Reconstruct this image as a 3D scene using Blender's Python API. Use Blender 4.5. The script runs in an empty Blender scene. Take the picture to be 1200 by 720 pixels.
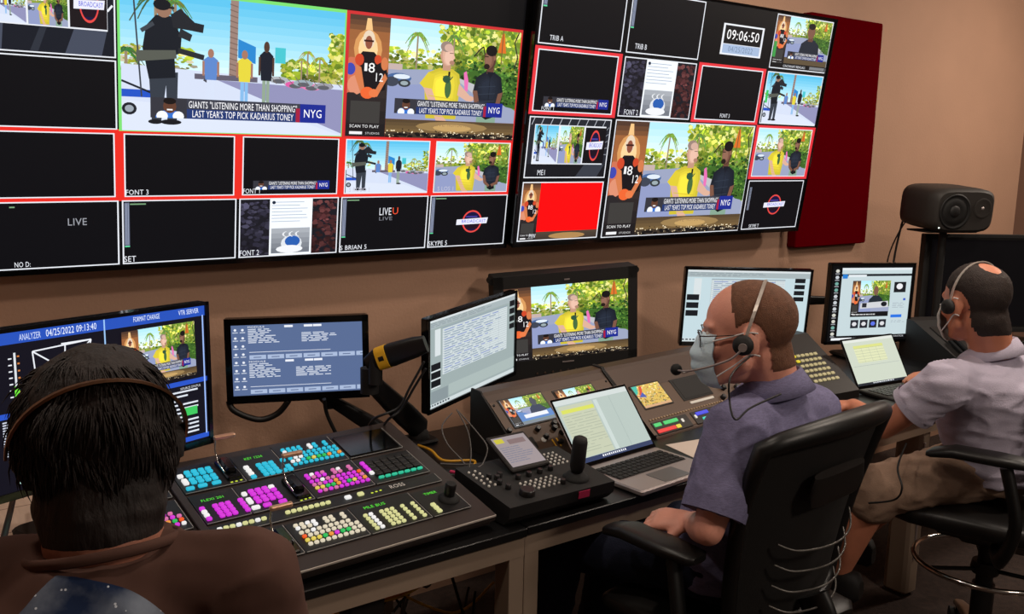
import bpy, bmesh, math, random
from mathutils import Vector, Matrix, Euler, noise
R_ = math.radians
D = bpy.data
SC = bpy.context.scene
COL = SC.collection
# ---------------------------------------------------------------- camera
F_PX = 1095.0
YAW, PITCH, ROLL = R_(36.78), R_(9.585), R_(1.134)
CAM = Vector((0, -2.816, 1.65))
def _cam_axes():
    cy, sy, cp, sp = math.cos(YAW), math.sin(YAW), math.cos(PITCH), math.sin(PITCH)
    f = Vector((sy*cp, cy*cp, -sp)); r = Vector((cy, -sy, 0)); u = r.cross(f)
    cr, sr = math.cos(ROLL), math.sin(ROLL)
    return r*cr+u*sr, u*cr-r*sr, f
CR, CU, CF = _cam_axes()
cd = D.cameras.new('camera'); cam = D.objects.new('camera', cd); COL.objects.link(cam)
cd.sensor_width = 36; cd.lens = F_PX/1200*36; cd.clip_start = .02
m = Matrix((CR, CU, -CF)).transposed().to_4x4(); m.translation = CAM
cam.matrix_world = m; SC.camera = cam
def at(px, py, t):          # a point seen at a pixel of the photograph, t metres away along the view axis
    return CAM + (CR*((px-600)/F_PX) + CU*((360-py)/F_PX) + CF)*t
# ---------------------------------------------------------------- world, lights, exposure
w = D.worlds.new('world'); SC.world = w; w.use_nodes = True
w.node_tree.nodes['Background'].inputs[0].default_value = (.75, .6, .5, 1)
w.node_tree.nodes['Background'].inputs[1].default_value = .10
SC.view_settings.view_transform = 'Standard'; SC.view_settings.look = 'None'
SC.view_settings.gamma = 1; SC.view_settings.use_curve_mapping = False
SC.view_settings.exposure = 0.0
def area(name, loc, size, power, color, target=None, sy=None):
    l = D.lights.new(name, 'AREA'); l.energy = power; l.color = color
    l.shape = 'RECTANGLE'; l.size = size; l.size_y = sy or size
    o = D.objects.new(name, l); COL.objects.link(o); o.location = loc
    d = (Vector(target)-Vector(loc)) if target else Vector((0, 0, -1))
    o.rotation_euler = d.to_track_quat('-Z', 'Y').to_euler(); return o
WARM = (1, .86, .73)
area('ceiling_or_fill_lamp', (1.3, -.95, 2.70), .12, 7, WARM)
area('ceiling_or_fill_lamp', (-.1, -.95, 2.70), .12, 6, WARM)  # extra lamp, added to brighten the wood board at far left
area('ceiling_or_fill_lamp', (3.2, -.95, 2.70), .12, 11, WARM)
area('ceiling_or_fill_lamp', (.6, -1.9, 2.70), .14, 6, WARM, (.9, -1.0, .9))
area('ceiling_or_fill_lamp', (2.8, -2.0, 2.70), .16, 16, WARM, (2.8, -1.3, .9))
area('ceiling_or_fill_lamp', (5.4, -1.5, 2.70), .25, 34, WARM, (5.2, -.8, 1.0))
area('ceiling_or_fill_lamp', (2.2, -3.9, 2.68), .5, 34, WARM, (2.2, -1.3, .8))  # added front fill behind the camera, lifts the desk rails and people's backs
# ---------------------------------------------------------------- materials
def srgb(c):
    return tuple(((x/255)/12.92 if x/255 <= .04045 else ((x/255+.055)/1.055)**2.4) for x in c[:3])
_mats = {}
def mat(name, c, rough=.5, metal=0, emit=0, bump=0, bscale=40, var=0, vscale=8, spec=.5, alpha=1, coat=0, stretch=None, sheen=0):
    if name in _mats: return _mats[name]
    m = D.materials.new(name); m.use_nodes = True; nt = m.node_tree; b = nt.nodes['Principled BSDF']
    rgb = (*srgb(c), 1); b.inputs['Base Color'].default_value = rgb
    b.inputs['Roughness'].default_value = rough; b.inputs['Metallic'].default_value = metal
    b.inputs['Specular IOR Level'].default_value = spec
    if coat: b.inputs['Coat Weight'].default_value = coat
    if sheen: b.inputs['Sheen Weight'].default_value = sheen
    if alpha < 1: b.inputs['Alpha'].default_value = alpha
    if emit:
        b.inputs['Emission Color'].default_value = rgb; b.inputs['Emission Strength'].default_value = emit
    if var or bump:
        tc = nt.nodes.new('ShaderNodeTexCoord'); mp = nt.nodes.new('ShaderNodeMapping')
        nt.links.new(tc.outputs['Object'], mp.inputs[0])
        if stretch: mp.inputs['Scale'].default_value = stretch
    if var:
        n = nt.nodes.new('ShaderNodeTexNoise'); n.inputs['Scale'].default_value = vscale; n.inputs['Detail'].default_value = 4
        nt.links.new(mp.outputs[0], n.inputs['Vector'])
        r = nt.nodes.new('ShaderNodeMapRange'); r.inputs[3].default_value = 1-var; r.inputs[4].default_value = 1+var
        r.inputs[1].default_value = .3; r.inputs[2].default_value = .7
        nt.links.new(n.outputs['Fac'], r.inputs[0])
        x = nt.nodes.new('ShaderNodeMix'); x.data_type = 'RGBA'; x.blend_type = 'MULTIPLY'; x.inputs[0].default_value = 1
        x.inputs[6].default_value = rgb; nt.links.new(r.outputs[0], x.inputs[7]); nt.links.new(x.outputs[2], b.inputs['Base Color'])
    if bump:
        n2 = nt.nodes.new('ShaderNodeTexNoise'); n2.inputs['Scale'].default_value = bscale; n2.inputs['Detail'].default_value = 5
        nt.links.new(mp.outputs[0], n2.inputs['Vector'])
        bp = nt.nodes.new('ShaderNodeBump'); bp.inputs['Strength'].default_value = bump; bp.inputs['Distance'].default_value = .004
        nt.links.new(n2.outputs['Fac'], bp.inputs['Height']); nt.links.new(bp.outputs[0], b.inputs['Normal'])
    _mats[name] = m; return m
def glow(name, c, s=1.0):
    if name in _mats: return _mats[name]
    m = mat(name, c, .4, emit=s); m.node_tree.nodes['Principled BSDF'].inputs['Base Color'].default_value = (*[x*.3 for x in srgb(c)], 1); return m
M_wall = mat('painted_wall', (176, 138, 114), .75, bump=.35, bscale=90, var=.04, vscale=3)
M_floor = mat('dark_carpet', (52, 38, 32), .95, bump=.8, bscale=200, var=.35, vscale=40)
M_ceil = mat('ceiling_paint', (150, 130, 115), .9)
M_black = mat('black_plastic', (14, 13, 14), .38)
M_matte = mat('matte_black', (17, 15, 15), .7)
M_gloss = mat('gloss_black', (8, 8, 9), .12)
M_rubber = mat('black_rubber', (12, 12, 12), .75)
M_panel = mat('switcher_panel_black', (20, 19, 20), .35)
M_hous = mat('switcher_housing_brown_black', (58, 48, 45), .42, metal=.3)
M_rack = mat('console_brown_lit_metal', (74, 56, 46), .5, metal=.15)  # black metal, with the brown of the light put into its colour
M_rackd = mat('console_dark_metal', (30, 25, 23), .5, metal=.2)
M_steel = mat('grey_steel_frame', (158, 138, 120), .45, metal=.1)
M_chrome = mat('chrome', (205, 200, 195), .15, metal=1)
M_alu = mat('silver_aluminium', (172, 160, 158), .4, metal=.5)
M_line = mat('white_panel_line', (150, 148, 145), .5)
M_pad = mat('black_vinyl', (17, 15, 14), .42)
M_frame = mat('black_nylon', (10, 9, 9), .42)
M_red = mat('dark_red_fabric', (86, 0, 8), 1, bump=.3, bscale=300, spec=0)
M_cable = mat('cable_black', (14, 13, 13), .5)
M_cableg = mat('cable_grey', (84, 80, 78), .5)
M_cabley = mat('cable_yellow', (220, 160, 40), .5)
M_cableo = mat('cable_orange', (210, 110, 40), .5)
M_wood = mat('pale_wood', (226, 200, 180), .45, var=.10, vscale=10, stretch=(6, 1, 1))
M_knobw = mat('white_key', (215, 212, 205), .5)
M_pink = mat('pink_tape', (205, 45, 95), .7)
M_tag = mat('yellow_tag', (225, 170, 30), .6)
M_paper = mat('paper', (205, 190, 178), .8)
# screen material: picture colours are emitted
def screen_mat():
    m = D.materials.new('screen_picture'); m.use_nodes = True; nt = m.node_tree; b = nt.nodes['Principled BSDF']
    a = nt.nodes.new('ShaderNodeAttribute'); a.attribute_name = 'Col'
    b.inputs['Base Color'].default_value = (.003, .003, .004, 1); b.inputs['Roughness'].default_value = .45; b.inputs['Specular IOR Level'].default_value = .15
    nt.links.new(a.outputs['Color'], b.inputs['Emission Color']); b.inputs['Emission Strength'].default_value = 1.18
    return m
M_screen = screen_mat()
# ---------------------------------------------------------------- mesh building
def basis(d, up=Vector((0, 0, 1))):
    d = Vector(d).normalized()
    if abs(d.dot(up)) > .98: up = Vector((0, 1, 0))
    x = up.cross(d).normalized(); y = d.cross(x).normalized(); return x, y, d
class MB:
    def __init__(s): s.v = []; s.f = []; s.mi = []; s.sm = []; s.mats = []; s.T = Matrix()
    def _m(s, m):
        if m is None: return 0
        if m not in s.mats: s.mats.append(m)
        return s.mats.index(m)
    def add(s, vs, fs, m=None, smooth=False):
        o = len(s.v); s.v += [s.T @ Vector(v) for v in vs]; k = s._m(m)
        for f in fs: s.f.append([i+o for i in f]); s.mi.append(k); s.sm.append(smooth)
    def box(s, c, size, m=None, rot=None):
        x, y, z = [q/2 for q in size]; c = Vector(c)
        vs = [Vector(p) for p in ((-x,-y,-z),(x,-y,-z),(x,y,-z),(-x,y,-z),(-x,-y,z),(x,-y,z),(x,y,z),(-x,y,z))]
        if rot is not None: vs = [rot @ v for v in vs]
        s.add([v+c for v in vs], [(0,3,2,1),(4,5,6,7),(0,1,5,4),(1,2,6,5),(2,3,7,6),(3,0,4,7)], m)
    def rbox(s, c, size, r=.004, m=None, rot=None, seg=2, axis='z', taper=1, edge=None):
        # rounded in plan about axis, chamfered at both ends
        sx, sy, sz = size
        if axis == 'y': sx, sy, sz = size[0], size[2], size[1]
        if axis == 'x': sx, sy, sz = size[1], size[2], size[0]
        r = min(r, sx/2*.99, sy/2*.99); e = min(edge if edge is not None else r*.5, sz*.45); rings = []
        def ring(inset, z, k=1):
            out = []
            rr = max(r-inset, .0002)
            for q, (ax, ay) in enumerate(((1,1),(-1,1),(-1,-1),(1,-1))):
                for i in range(seg+1):
                    a = math.pi/2*(q+i/seg)
                    out.append(Vector(((ax*(sx/2-r)+rr*math.cos(a))*k, (ay*(sy/2-r)+rr*math.sin(a))*k, z)))
            return out
        R = [ring(e, -sz/2), ring(0, -sz/2+e), ring(0, sz/2-e, taper), ring(e, sz/2, taper)]
        n = len(R[0]); vs = [v for q in R for v in q]
        if axis == 'y': vs = [Vector((v.x, -v.z, v.y)) for v in vs]
        if axis == 'x': vs = [Vector((v.z, v.x, v.y)) for v in vs]
        if rot is not None: vs = [rot @ v for v in vs]
        c = Vector(c); fs = [tuple(reversed(range(n))), tuple(range(3*n, 4*n))]
        for k in range(3):
            for i in range(n): j = (i+1) % n; fs.append((k*n+i, k*n+j, (k+1)*n+j, (k+1)*n+i))
        s.add([v+c for v in vs], fs, m)
    def cyl(s, p0, p1, r0, r1=None, n=16, m=None, caps=True, smooth=True):
        r1 = r0 if r1 is None else r1; p0 = Vector(p0); p1 = Vector(p1); x, y, d = basis(p1-p0); vs = []
        for p, r in ((p0, r0), (p1, r1)):
            for i in range(n): a = 2*math.pi*i/n; vs.append(p+x*math.cos(a)*r+y*math.sin(a)*r)
        fs = [(i, (i+1) % n, n+(i+1) % n, n+i) for i in range(n)]
        s.add(vs, fs, m, smooth)
        if caps: s.add(vs, [tuple(reversed(range(n))), tuple(range(n, 2*n))], m)
    def loft(s, secs, m=None, n=24, caps=True, smooth=True, power=2.0):
        # secs: (centre, ax vector, ay vector)
        vs = []
        for c, ax, ay in secs:
            for i in range(n):
                a = 2*math.pi*i/n; ca, sa = math.cos(a), math.sin(a); e = 2/power
                vs.append(Vector(c)+Vector(ax)*math.copysign(abs(ca)**e, ca)+Vector(ay)*math.copysign(abs(sa)**e, sa))
        fs = []
        for k in range(len(secs)-1):
            for i in range(n): j = (i+1) % n; fs.append((k*n+i, k*n+j, (k+1)*n+j, (k+1)*n+i))
        s.add(vs, fs, m, smooth)
        if caps:
            k = (len(secs)-1)*n; s.add(vs, [tuple(reversed(range(n))), tuple(range(k, k+n))], m)
    def tube(s, pts, r, n=8, m=None, closed=False, smooth=True, rr=None, flat=1.0):
        pts = [Vector(p) for p in pts]; N = len(pts); vs = []; px = None
        for k, p in enumerate(pts):
            a = pts[(k-1) % N] if (closed or k > 0) else p; b = pts[(k+1) % N] if (closed or k < N-1) else p
            d = (b-a).normalized()
            if px is None: x, y, _ = basis(d)
            else:
                x = (px-d*px.dot(d)).normalized(); y = d.cross(x)
            px = x; q = rr[k] if rr else r
            for i in range(n): t = 2*math.pi*i/n; vs.append(p+x*math.cos(t)*q+y*math.sin(t)*q*flat)
        fs = []
        for k in range(N if closed else N-1):
            k2 = (k+1) % N
            for i in range(n): j = (i+1) % n; fs.append((k*n+i, k*n+j, k2*n+j, k2*n+i))
        s.add(vs, fs, m, smooth)
        if not closed: s.add(vs, [tuple(reversed(range(n))), tuple(range((N-1)*n, N*n))], m)
    def lathe(s, prof, m=None, n=24, c=(0,0,0), axis=None, smooth=True):
        x, y, d = basis(axis) if axis is not None else (Vector((1,0,0)), Vector((0,1,0)), Vector((0,0,1)))
        c = Vector(c); vs = []
        for r, z in prof:
            for i in range(n): a = 2*math.pi*i/n; vs.append(c+x*math.cos(a)*r+y*math.sin(a)*r+d*z)
        fs = []
        for k in range(len(prof)-1):
            for i in range(n): j = (i+1) % n; fs.append((k*n+i, k*n+j, (k+1)*n+j, (k+1)*n+i))
        s.add(vs, fs, m, smooth); K = (len(prof)-1)*n
        s.add(vs, [tuple(reversed(range(n))), tuple(range(K, K+n))], m)
    def ball(s, c, r, m=None, n=16, rot=None):
        r = Vector((r, r, r)) if isinstance(r, (int, float)) else Vector(r); vs = []; fs = []; h = n//2; c = Vector(c)
        for k in range(1, h):
            p = math.pi*k/h
            for i in range(n): a = 2*math.pi*i/n; vs.append(Vector((r.x*math.sin(p)*math.cos(a), r.y*math.sin(p)*math.sin(a), r.z*math.cos(p))))
        vs += [Vector((0, 0, r.z)), Vector((0, 0, -r.z))]
        for k in range(h-2):
            for i in range(n): j = (i+1) % n; fs.append((k*n+i, (k+1)*n+i, (k+1)*n+j, k*n+j))
        t = len(vs)-2
        for i in range(n): j = (i+1) % n; fs.append((t, i, j)); fs.append((t+1, (h-2)*n+j, (h-2)*n+i))
        if rot is not None: vs = [rot @ v for v in vs]
        s.add([v+c for v in vs], fs, m, True)
    def cap(s, p0, p1, r0, r1=None, m=None, n=14):
        r1 = r0 if r1 is None else r1; p0 = Vector(p0); p1 = Vector(p1); x, y, d = basis(p1-p0); secs = []
        for k in range(5): a = math.pi/2*(1-k/4); secs.append((p0-d*r0*math.sin(a), x*max(r0*math.cos(a), 1e-4), y*max(r0*math.cos(a), 1e-4)))
        for k in range(5): a = math.pi/2*(k/4); secs.append((p1+d*r1*math.sin(a), x*max(r1*math.cos(a), 1e-4), y*max(r1*math.cos(a), 1e-4)))
        s.loft(secs, m, n)
    def prism(s, poly, h0, h1, m=None, plane='xz'):
        # poly extruded along the remaining axis from h0 to h1
        def P(a, b, h): return {'xz': (a, h, b), 'xy': (a, b, h), 'yz': (h, a, b)}[plane]
        n = len(poly); vs = [P(a, b, h0) for a, b in poly]+[P(a, b, h1) for a, b in poly]
        fs = [tuple(range(n)), tuple(reversed(range(n, 2*n)))]+[(i, n+i, n+(i+1) % n, (i+1) % n) for i in range(n)]
        s.add(vs, fs, m)
    def mesh(s, name, mat_=None, fix=True):
        me = D.meshes.new(name); me.from_pydata([tuple(v) for v in s.v], [], s.f)
        ms = s.mats or [mat_]
        for q in ms: me.materials.append(q)
        for p, k, sm in zip(me.polygons, s.mi, s.sm): p.material_index = k; p.use_smooth = sm
        if fix:
            bm = bmesh.new(); bm.from_mesh(me); bmesh.ops.recalc_face_normals(bm, faces=bm.faces); bm.to_mesh(me); bm.free()
        return me
    def build(s, name, mat_=None, parent=None, M=None):
        o = D.objects.new(name, s.mesh(name, mat_)); COL.objects.link(o)
        if parent: o.parent = parent
        if M is not None: o.matrix_local = M
        return o
def put(name, me, parent=None, M=None):
    o = D.objects.new(name, me); COL.objects.link(o)
    if parent: o.parent = parent
    if M is not None: o.matrix_local = M
    return o
def tag(o, label=None, cat=None, group=None, kind=None):
    if label: o['label'] = label
    if cat: o['category'] = cat
    if group: o['group'] = group
    if kind: o['kind'] = kind
    return o
def thing(name, label, cat, M=None, group=None):
    o = D.objects.new(name, None); COL.objects.link(o); o.empty_display_size = .1
    if M is not None: o.matrix_world = M if isinstance(M, Matrix) else Matrix.Translation(Vector(M))
    return tag(o, label, cat, group)
def pose(p, yaw=0, tilt=0, roll=0):
    return Matrix.Translation(Vector(p)) @ Matrix.Rotation(R_(yaw), 4, 'Z') @ Matrix.Rotation(R_(-tilt), 4, 'X') @ Matrix.Rotation(R_(-roll), 4, 'Y')
def T(x, y, z): return Matrix.Translation(Vector((x, y, z)))
def spline(pts, n=8):
    pts = [Vector(p) for p in pts]; out = []
    for i in range(len(pts)-1):
        p0 = pts[max(i-1, 0)]; p1 = pts[i]; p2 = pts[i+1]; p3 = pts[min(i+2, len(pts)-1)]
        for k in range(n):
            t = k/n; out.append(.5*((2*p1)+(p2-p0)*t+(2*p0-5*p1+4*p2-p3)*t*t+(3*p1-p0-3*p2+p3)*t**3))
    return out+[pts[-1]]
def cable(name, pts, r, m, label, cat='cable', group=None, n=8):
    b = MB(); b.tube(spline(pts, n), r, 8); o = b.build(name, m); return tag(o, label, cat, group)
def remesh(b, voxel, smooth=4, name='m', factor=.5):
    me = b.mesh(name, None, fix=True); o = D.objects.new('tmp', me); COL.objects.link(o)
    r = o.modifiers.new('r', 'REMESH'); r.mode = 'VOXEL'; r.voxel_size = voxel; r.use_smooth_shade = True
    sm = o.modifiers.new('s', 'SMOOTH'); sm.iterations = smooth; sm.factor = factor
    dg = bpy.context.evaluated_depsgraph_get(); dg.update()
    out = D.meshes.new_from_object(o.evaluated_get(dg)); out.name = name
    D.objects.remove(o); D.meshes.remove(me)
    out.materials.clear()
    for p in out.polygons: p.use_smooth = True
    return out
def wrinkle(me, fn):
    ns = [v.normal.copy() for v in me.vertices]
    for v, n in zip(me.vertices, ns): v.co += n*fn(v.co, n)
    me.update()
# ---------------------------------------------------------------- flat pictures for the screens
_glyph = {}
def glyphs(txt):
    if txt in _glyph: return _glyph[txt]
    c = D.curves.new('t', 'FONT'); c.body = txt; c.size = 1; c.resolution_u = 2; c.space_character = 1.05
    o = D.objects.new('t', c); COL.objects.link(o); dg = bpy.context.evaluated_depsgraph_get(); dg.update()
    me = D.meshes.new_from_object(o.evaluated_get(dg)); bm = bmesh.new(); bm.from_mesh(me)
    bmesh.ops.triangulate(bm, faces=bm.faces)
    tris = [[(v.co.x, v.co.y) for v in f.verts] for f in bm.faces]; bm.free()
    D.objects.remove(o); D.meshes.remove(me); D.curves.remove(c)
    xs = [p[0] for t in tris for p in t]; ys = [p[1] for t in tris for p in t]
    x0, x1, y0, y1 = min(xs), max(xs), min(ys), max(ys)
    _glyph[txt] = [[((p[0]-x0)/(x1-x0), 1-(p[1]-y0)/(y1-y0)) for p in t] for t in tris]
    return _glyph[txt]
def clip(poly):
    for ax, lim, sg in ((0, 0, 1), (0, 1, -1), (1, 0, 1), (1, 1, -1)):
        out = []
        for i in range(len(poly)):
            a = poly[i-1]; b = poly[i]; da = (a[ax]-lim)*sg; db = (b[ax]-lim)*sg
            if (da >= 0) != (db >= 0):
                t = da/(da-db); out.append((a[0]+(b[0]-a[0])*t, a[1]+(b[1]-a[1])*t))
            if db >= 0: out.append(b)
        poly = out
        if len(poly) < 3: return []
    return poly
class Paint:
    def __init__(s, W, H, store=None, r=(0, 0, 1, 1), lay=None, dim=1.0):
        s.W, s.H, s.r, s.dim = W, H, r, dim; s.st = store if store is not None else []; s.lay = lay if lay is not None else [0]
    def sub(s, u0, v0, u1, v1, own=False):
        a, b, c, d = s.r; w, h = c-a, d-b
        return Paint(s.W, s.H, s.st, (a+u0*w, b+v0*h, a+u1*w, b+v1*h), [s.lay[0]] if own else s.lay, s.dim)
    def up(s): s.lay[0] += 1; return s
    def poly(s, pts, c, bump=True):
        pts = clip(pts)
        if bump: s.lay[0] += 1
        if len(pts) < 3: return
        a, b, e, d = s.r; w, h = e-a, d-b
        s.st.append(([(a+p[0]*w, b+p[1]*h) for p in pts], [x*s.dim for x in srgb(c)], s.lay[0]))
    def rect(s, u0, v0, u1, v1, c, bump=True): s.poly([(u0, v0), (u1, v0), (u1, v1), (u0, v1)], c, bump)
    def grad(s, u0, v0, u1, v1, c0, c1, n=8):
        s.lay[0] += 1
        for k in range(n):
            t = (k+.5)/n; s.rect(u0, v0+(v1-v0)*k/n, u1, v0+(v1-v0)*(k+1)/n, [p+(q-p)*t for p, q in zip(c0, c1)], False)
    def ell(s, cu, cv, ru, rv, c, n=14, rot=0, bump=True):
        s.poly([(cu+ru*math.cos(2*math.pi*i/n+rot), cv+rv*math.sin(2*math.pi*i/n+rot)) for i in range(n)], c, bump)
    def line(s, p, q, th, c):
        asp = (s.r[2]-s.r[0])*s.W/((s.r[3]-s.r[1])*s.H); dx, dy = (q[0]-p[0])*asp, q[1]-p[1]; L = math.hypot(dx, dy) or 1
        nx, ny = -dy/L*th/2/asp, dx/L*th/2
        s.poly([(p[0]+nx, p[1]+ny), (q[0]+nx, q[1]+ny), (q[0]-nx, q[1]-ny), (p[0]-nx, p[1]-ny)], c)
    def border(s, th, c, tu=None):
        asp = (s.r[2]-s.r[0])*s.W/((s.r[3]-s.r[1])*s.H); tu = th/asp
        s.rect(0, 0, 1, th, c); s.rect(0, 1-th, 1, 1, c); s.rect(0, th, tu, 1-th, c); s.rect(1-tu, th, 1, 1-th, c)
    def ring(s, cu, cv, ru, rv, t, c, n=28):
        for i in range(n):
            a, b = 2*math.pi*i/n, 2*math.pi*(i+1)/n
            s.poly([(cu+ru*math.cos(a), cv+rv*math.sin(a)), (cu+ru*math.cos(b), cv+rv*math.sin(b)), (cu+ru*t*math.cos(b), cv+rv*t*math.sin(b)), (cu+ru*t*math.cos(a), cv+rv*t*math.sin(a))], c, i == 0)
    def text(s, txt, u0, v0, u1, v1, c, slant=0):
        s.lay[0] += 1
        for t in glyphs(txt):
            s.poly([(u0+(u1-u0)*p[0]+slant*(1-p[1]), v0+(v1-v0)*p[1]) for p in t], c, False)
    def scrawl(s, u0, v0, u1, v1, c, rows, seed=1, fill=.5, mn=.02, mx=.09, gap=.015):
        g = random.Random(seed); h = (v1-v0)/rows; s.lay[0] += 1
        for k in range(rows):
            u = u0
            while u < u0+(u1-u0)*g.uniform(.55, 1):
                L = g.uniform(mn, mx); s.rect(u, v0+h*k, min(u+L, u1), v0+h*k+h*fill, c, False); u += L+gap
    def mesh(s, name, off=.000011):
        vs, fs, cols = [], [], []
        for pts, c, l in s.st:
            o = len(vs)
            for u, v in pts: vs.append(((u-.5)*s.W, -off*(l+1), (.5-v)*s.H))
            fs.append(list(range(o, o+len(pts)))); cols.append(c)
        me = D.meshes.new(name); me.from_pydata(vs, [], fs); at_ = me.color_attributes.new('Col', 'FLOAT_COLOR', 'CORNER')
        k = 0
        for f, c in zip(fs, cols):
            for _ in f: at_.data[k].color = (*c, 1); k += 1
        me.materials.append(M_screen); return me
    def build(s, name, parent, M=None): return put(name, s.mesh(name), parent, M)
def foliage(p, u0, v0, u1, v1, cols, n, seed, ru=.03, rv=.05):
    g = random.Random(seed); n = int(n*2.2); ru *= .62; rv *= .62
    for k in range(n):
        u = g.uniform(u0, u1); v = v0+(v1-v0)*g.random(); r = g.uniform(.4, 1.1); sh = .72+.5*noise.noise(Vector((u*9, v*9, seed)))+.35*(1-(v-v0)/(v1-v0))
        p.ell(u, v, ru*r, rv*r*g.uniform(.5, 1), [min(255, q*sh) for q in g.choice(cols)], 5, g.random()*3, k % max(1, n//8) == 0)
def palm(p, u, v, h, r, seed, c=(120, 150, 60), trunk=(150, 130, 105), tw=.012):
    g = random.Random(seed); p.rect(u-tw/2, v, u+tw/2, v+h, trunk)
    for k in range(15):
        a = math.pi*(k/14*1.3-.15)+math.pi; L = r*g.uniform(.7, 1.1); pu, pv = u, v
        for j in range(4):
            t = (j+1)/4; nu = u+math.cos(a)*L*t*.8; nv = v+math.sin(a)*L*t*1.1+L*1.3*t*t
            p.line((pu, pv), (nu, nv), .028*(1-t*.6)*r*6, [q*g.uniform(.75, 1.25) for q in c]); pu, pv = nu, nv
YG = [(196, 205, 60), (165, 190, 50), (220, 215, 95), (120, 150, 40), (90, 120, 35), (232, 228, 140), (140, 165, 50)]
DG = [(40, 80, 30), (60, 105, 40), (85, 130, 50), (28, 58, 24), (110, 150, 60)]
def lower_third(p, u0, v0, u1, v1, small=False):
    q = p.sub(u0, v0, u1, v1); q.up().rect(0, 0, 1, 1, (52, 52, 60)); q.rect(.19, .52, .84, 1, (35, 55, 110))
    q.rect(.19, 0, .84, .52, (58, 60, 72)); q.up().rect(.84, 0, 1, 1, (28, 42, 140)); q.rect(.815, .25, .84, 1, (160, 30, 60))
    q.ell(.10, .95, .075, .35, (50, 110, 200)); q.ell(.06, .9, .03, .25, (235, 240, 245)); q.ell(.145, .9, .03, .25, (235, 240, 245))
    q.up().ell(.10, .42, .035, .34, (95, 60, 45)); q.ell(.10, .16, .034, .16, (25, 20, 20)); q.rect(.085, .55, .115, .62, (240, 240, 240))
    q.up().text('GIANTS "LISTENING MORE THAN SHOPPING"', .20, .10, .82, .46, (245, 245, 248))
    q.text("LAST YEAR'S TOP PICK KADARIUS TONEY", .22, .56, .80, .92, (245, 245, 248)); q.text('NYG', .865, .28, .975, .72, (250, 250, 252))
    q.up()
def yellow_man(q, x=.42, s=1.0, low=1.0):
    q.up(); sk = (214, 170, 148); Y = (226, 208, 60)
    shade(q, [(x-.13*s, .98*low), (x-.155*s, .62), (x-.13*s, .50), (x-.05*s, .45), (x+.05*s, .45), (x+.105*s, .50), (x+.12*s, .62), (x+.10*s, .98*low)], Y)
    q.poly([(x-.16*s, .66), (x-.10*s, .66), (x-.02*s, .92), (x+.03*s, 1), (x-.05*s, 1)], sk)
    q.poly([(x+.11*s, .6), (x+.2*s, .72), (x+.18*s, .78), (x+.10*s, .72)], sk); q.ell(x+.2*s, .75, .035*s, .03, sk)
    q.up(); q.rect(x-.025*s, .36, x+.035*s, .47, (190, 145, 122)); q.ell(x-.038*s, .32, .012*s, .03, (196, 140, 120)); q.ell(x+.004*s, .30, .050*s, .125, (196, 150, 130)); q.ell(x+.012*s, .31, .044*s, .11, sk); q.ell(x+.018*s, .33, .034*s, .08, (228, 186, 166)); q.ell(x-.006*s, .225, .046*s, .055, (150, 128, 118)); q.ell(x+.012*s, .235, .034*s, .04, (206, 170, 154)); q.rect(x+.02*s, .285, x+.05*s, .293, (120, 90, 80)); q.ell(x+.05*s, .33, .012*s, .02, (226, 180, 160))
    q.ell(x+.042*s, .385, .02*s, .022, (170, 125, 105))
    q.poly([(x-.16*s, .66), (x-.19*s, .62), (x-.13*s, .50), (x-.08*s, .52), (x-.09*s, .67)], (215, 196, 52))
    q.up(); q.ell(x+.025*s, .66, .025*s, .10, (70, 105, 60)); q.ell(x+.01*s, .56, .03*s, .04, (50, 85, 55)); q.rect(x+.02*s, .48, x+.035*s, .53, (25, 25, 25))
    for k in (-2, -1, 0, 1, 2): q.line((x+.02*s, .60), (x+.02*s+k*.018, .53), .012, (45, 80, 60))
    for k in range(5): q.line((x-.12*s, .74+k*.05), (x+.08*s, .77+k*.05), .008, (205, 185, 50))
def shade(q, pts, c, n=5, k=.12):
    for i in range(n):
        t = i/n; cx = sum(p[0] for p in pts)/len(pts)-.02*t; cy = sum(p[1] for p in pts)/len(pts)-.03*t; f = 1-.8*t
        q.poly([(cx+(p[0]-cx)*f, cy+(p[1]-cy)*f) for p in pts], [min(255, v*(1-k+2.2*k*t)) for v in c])
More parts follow.
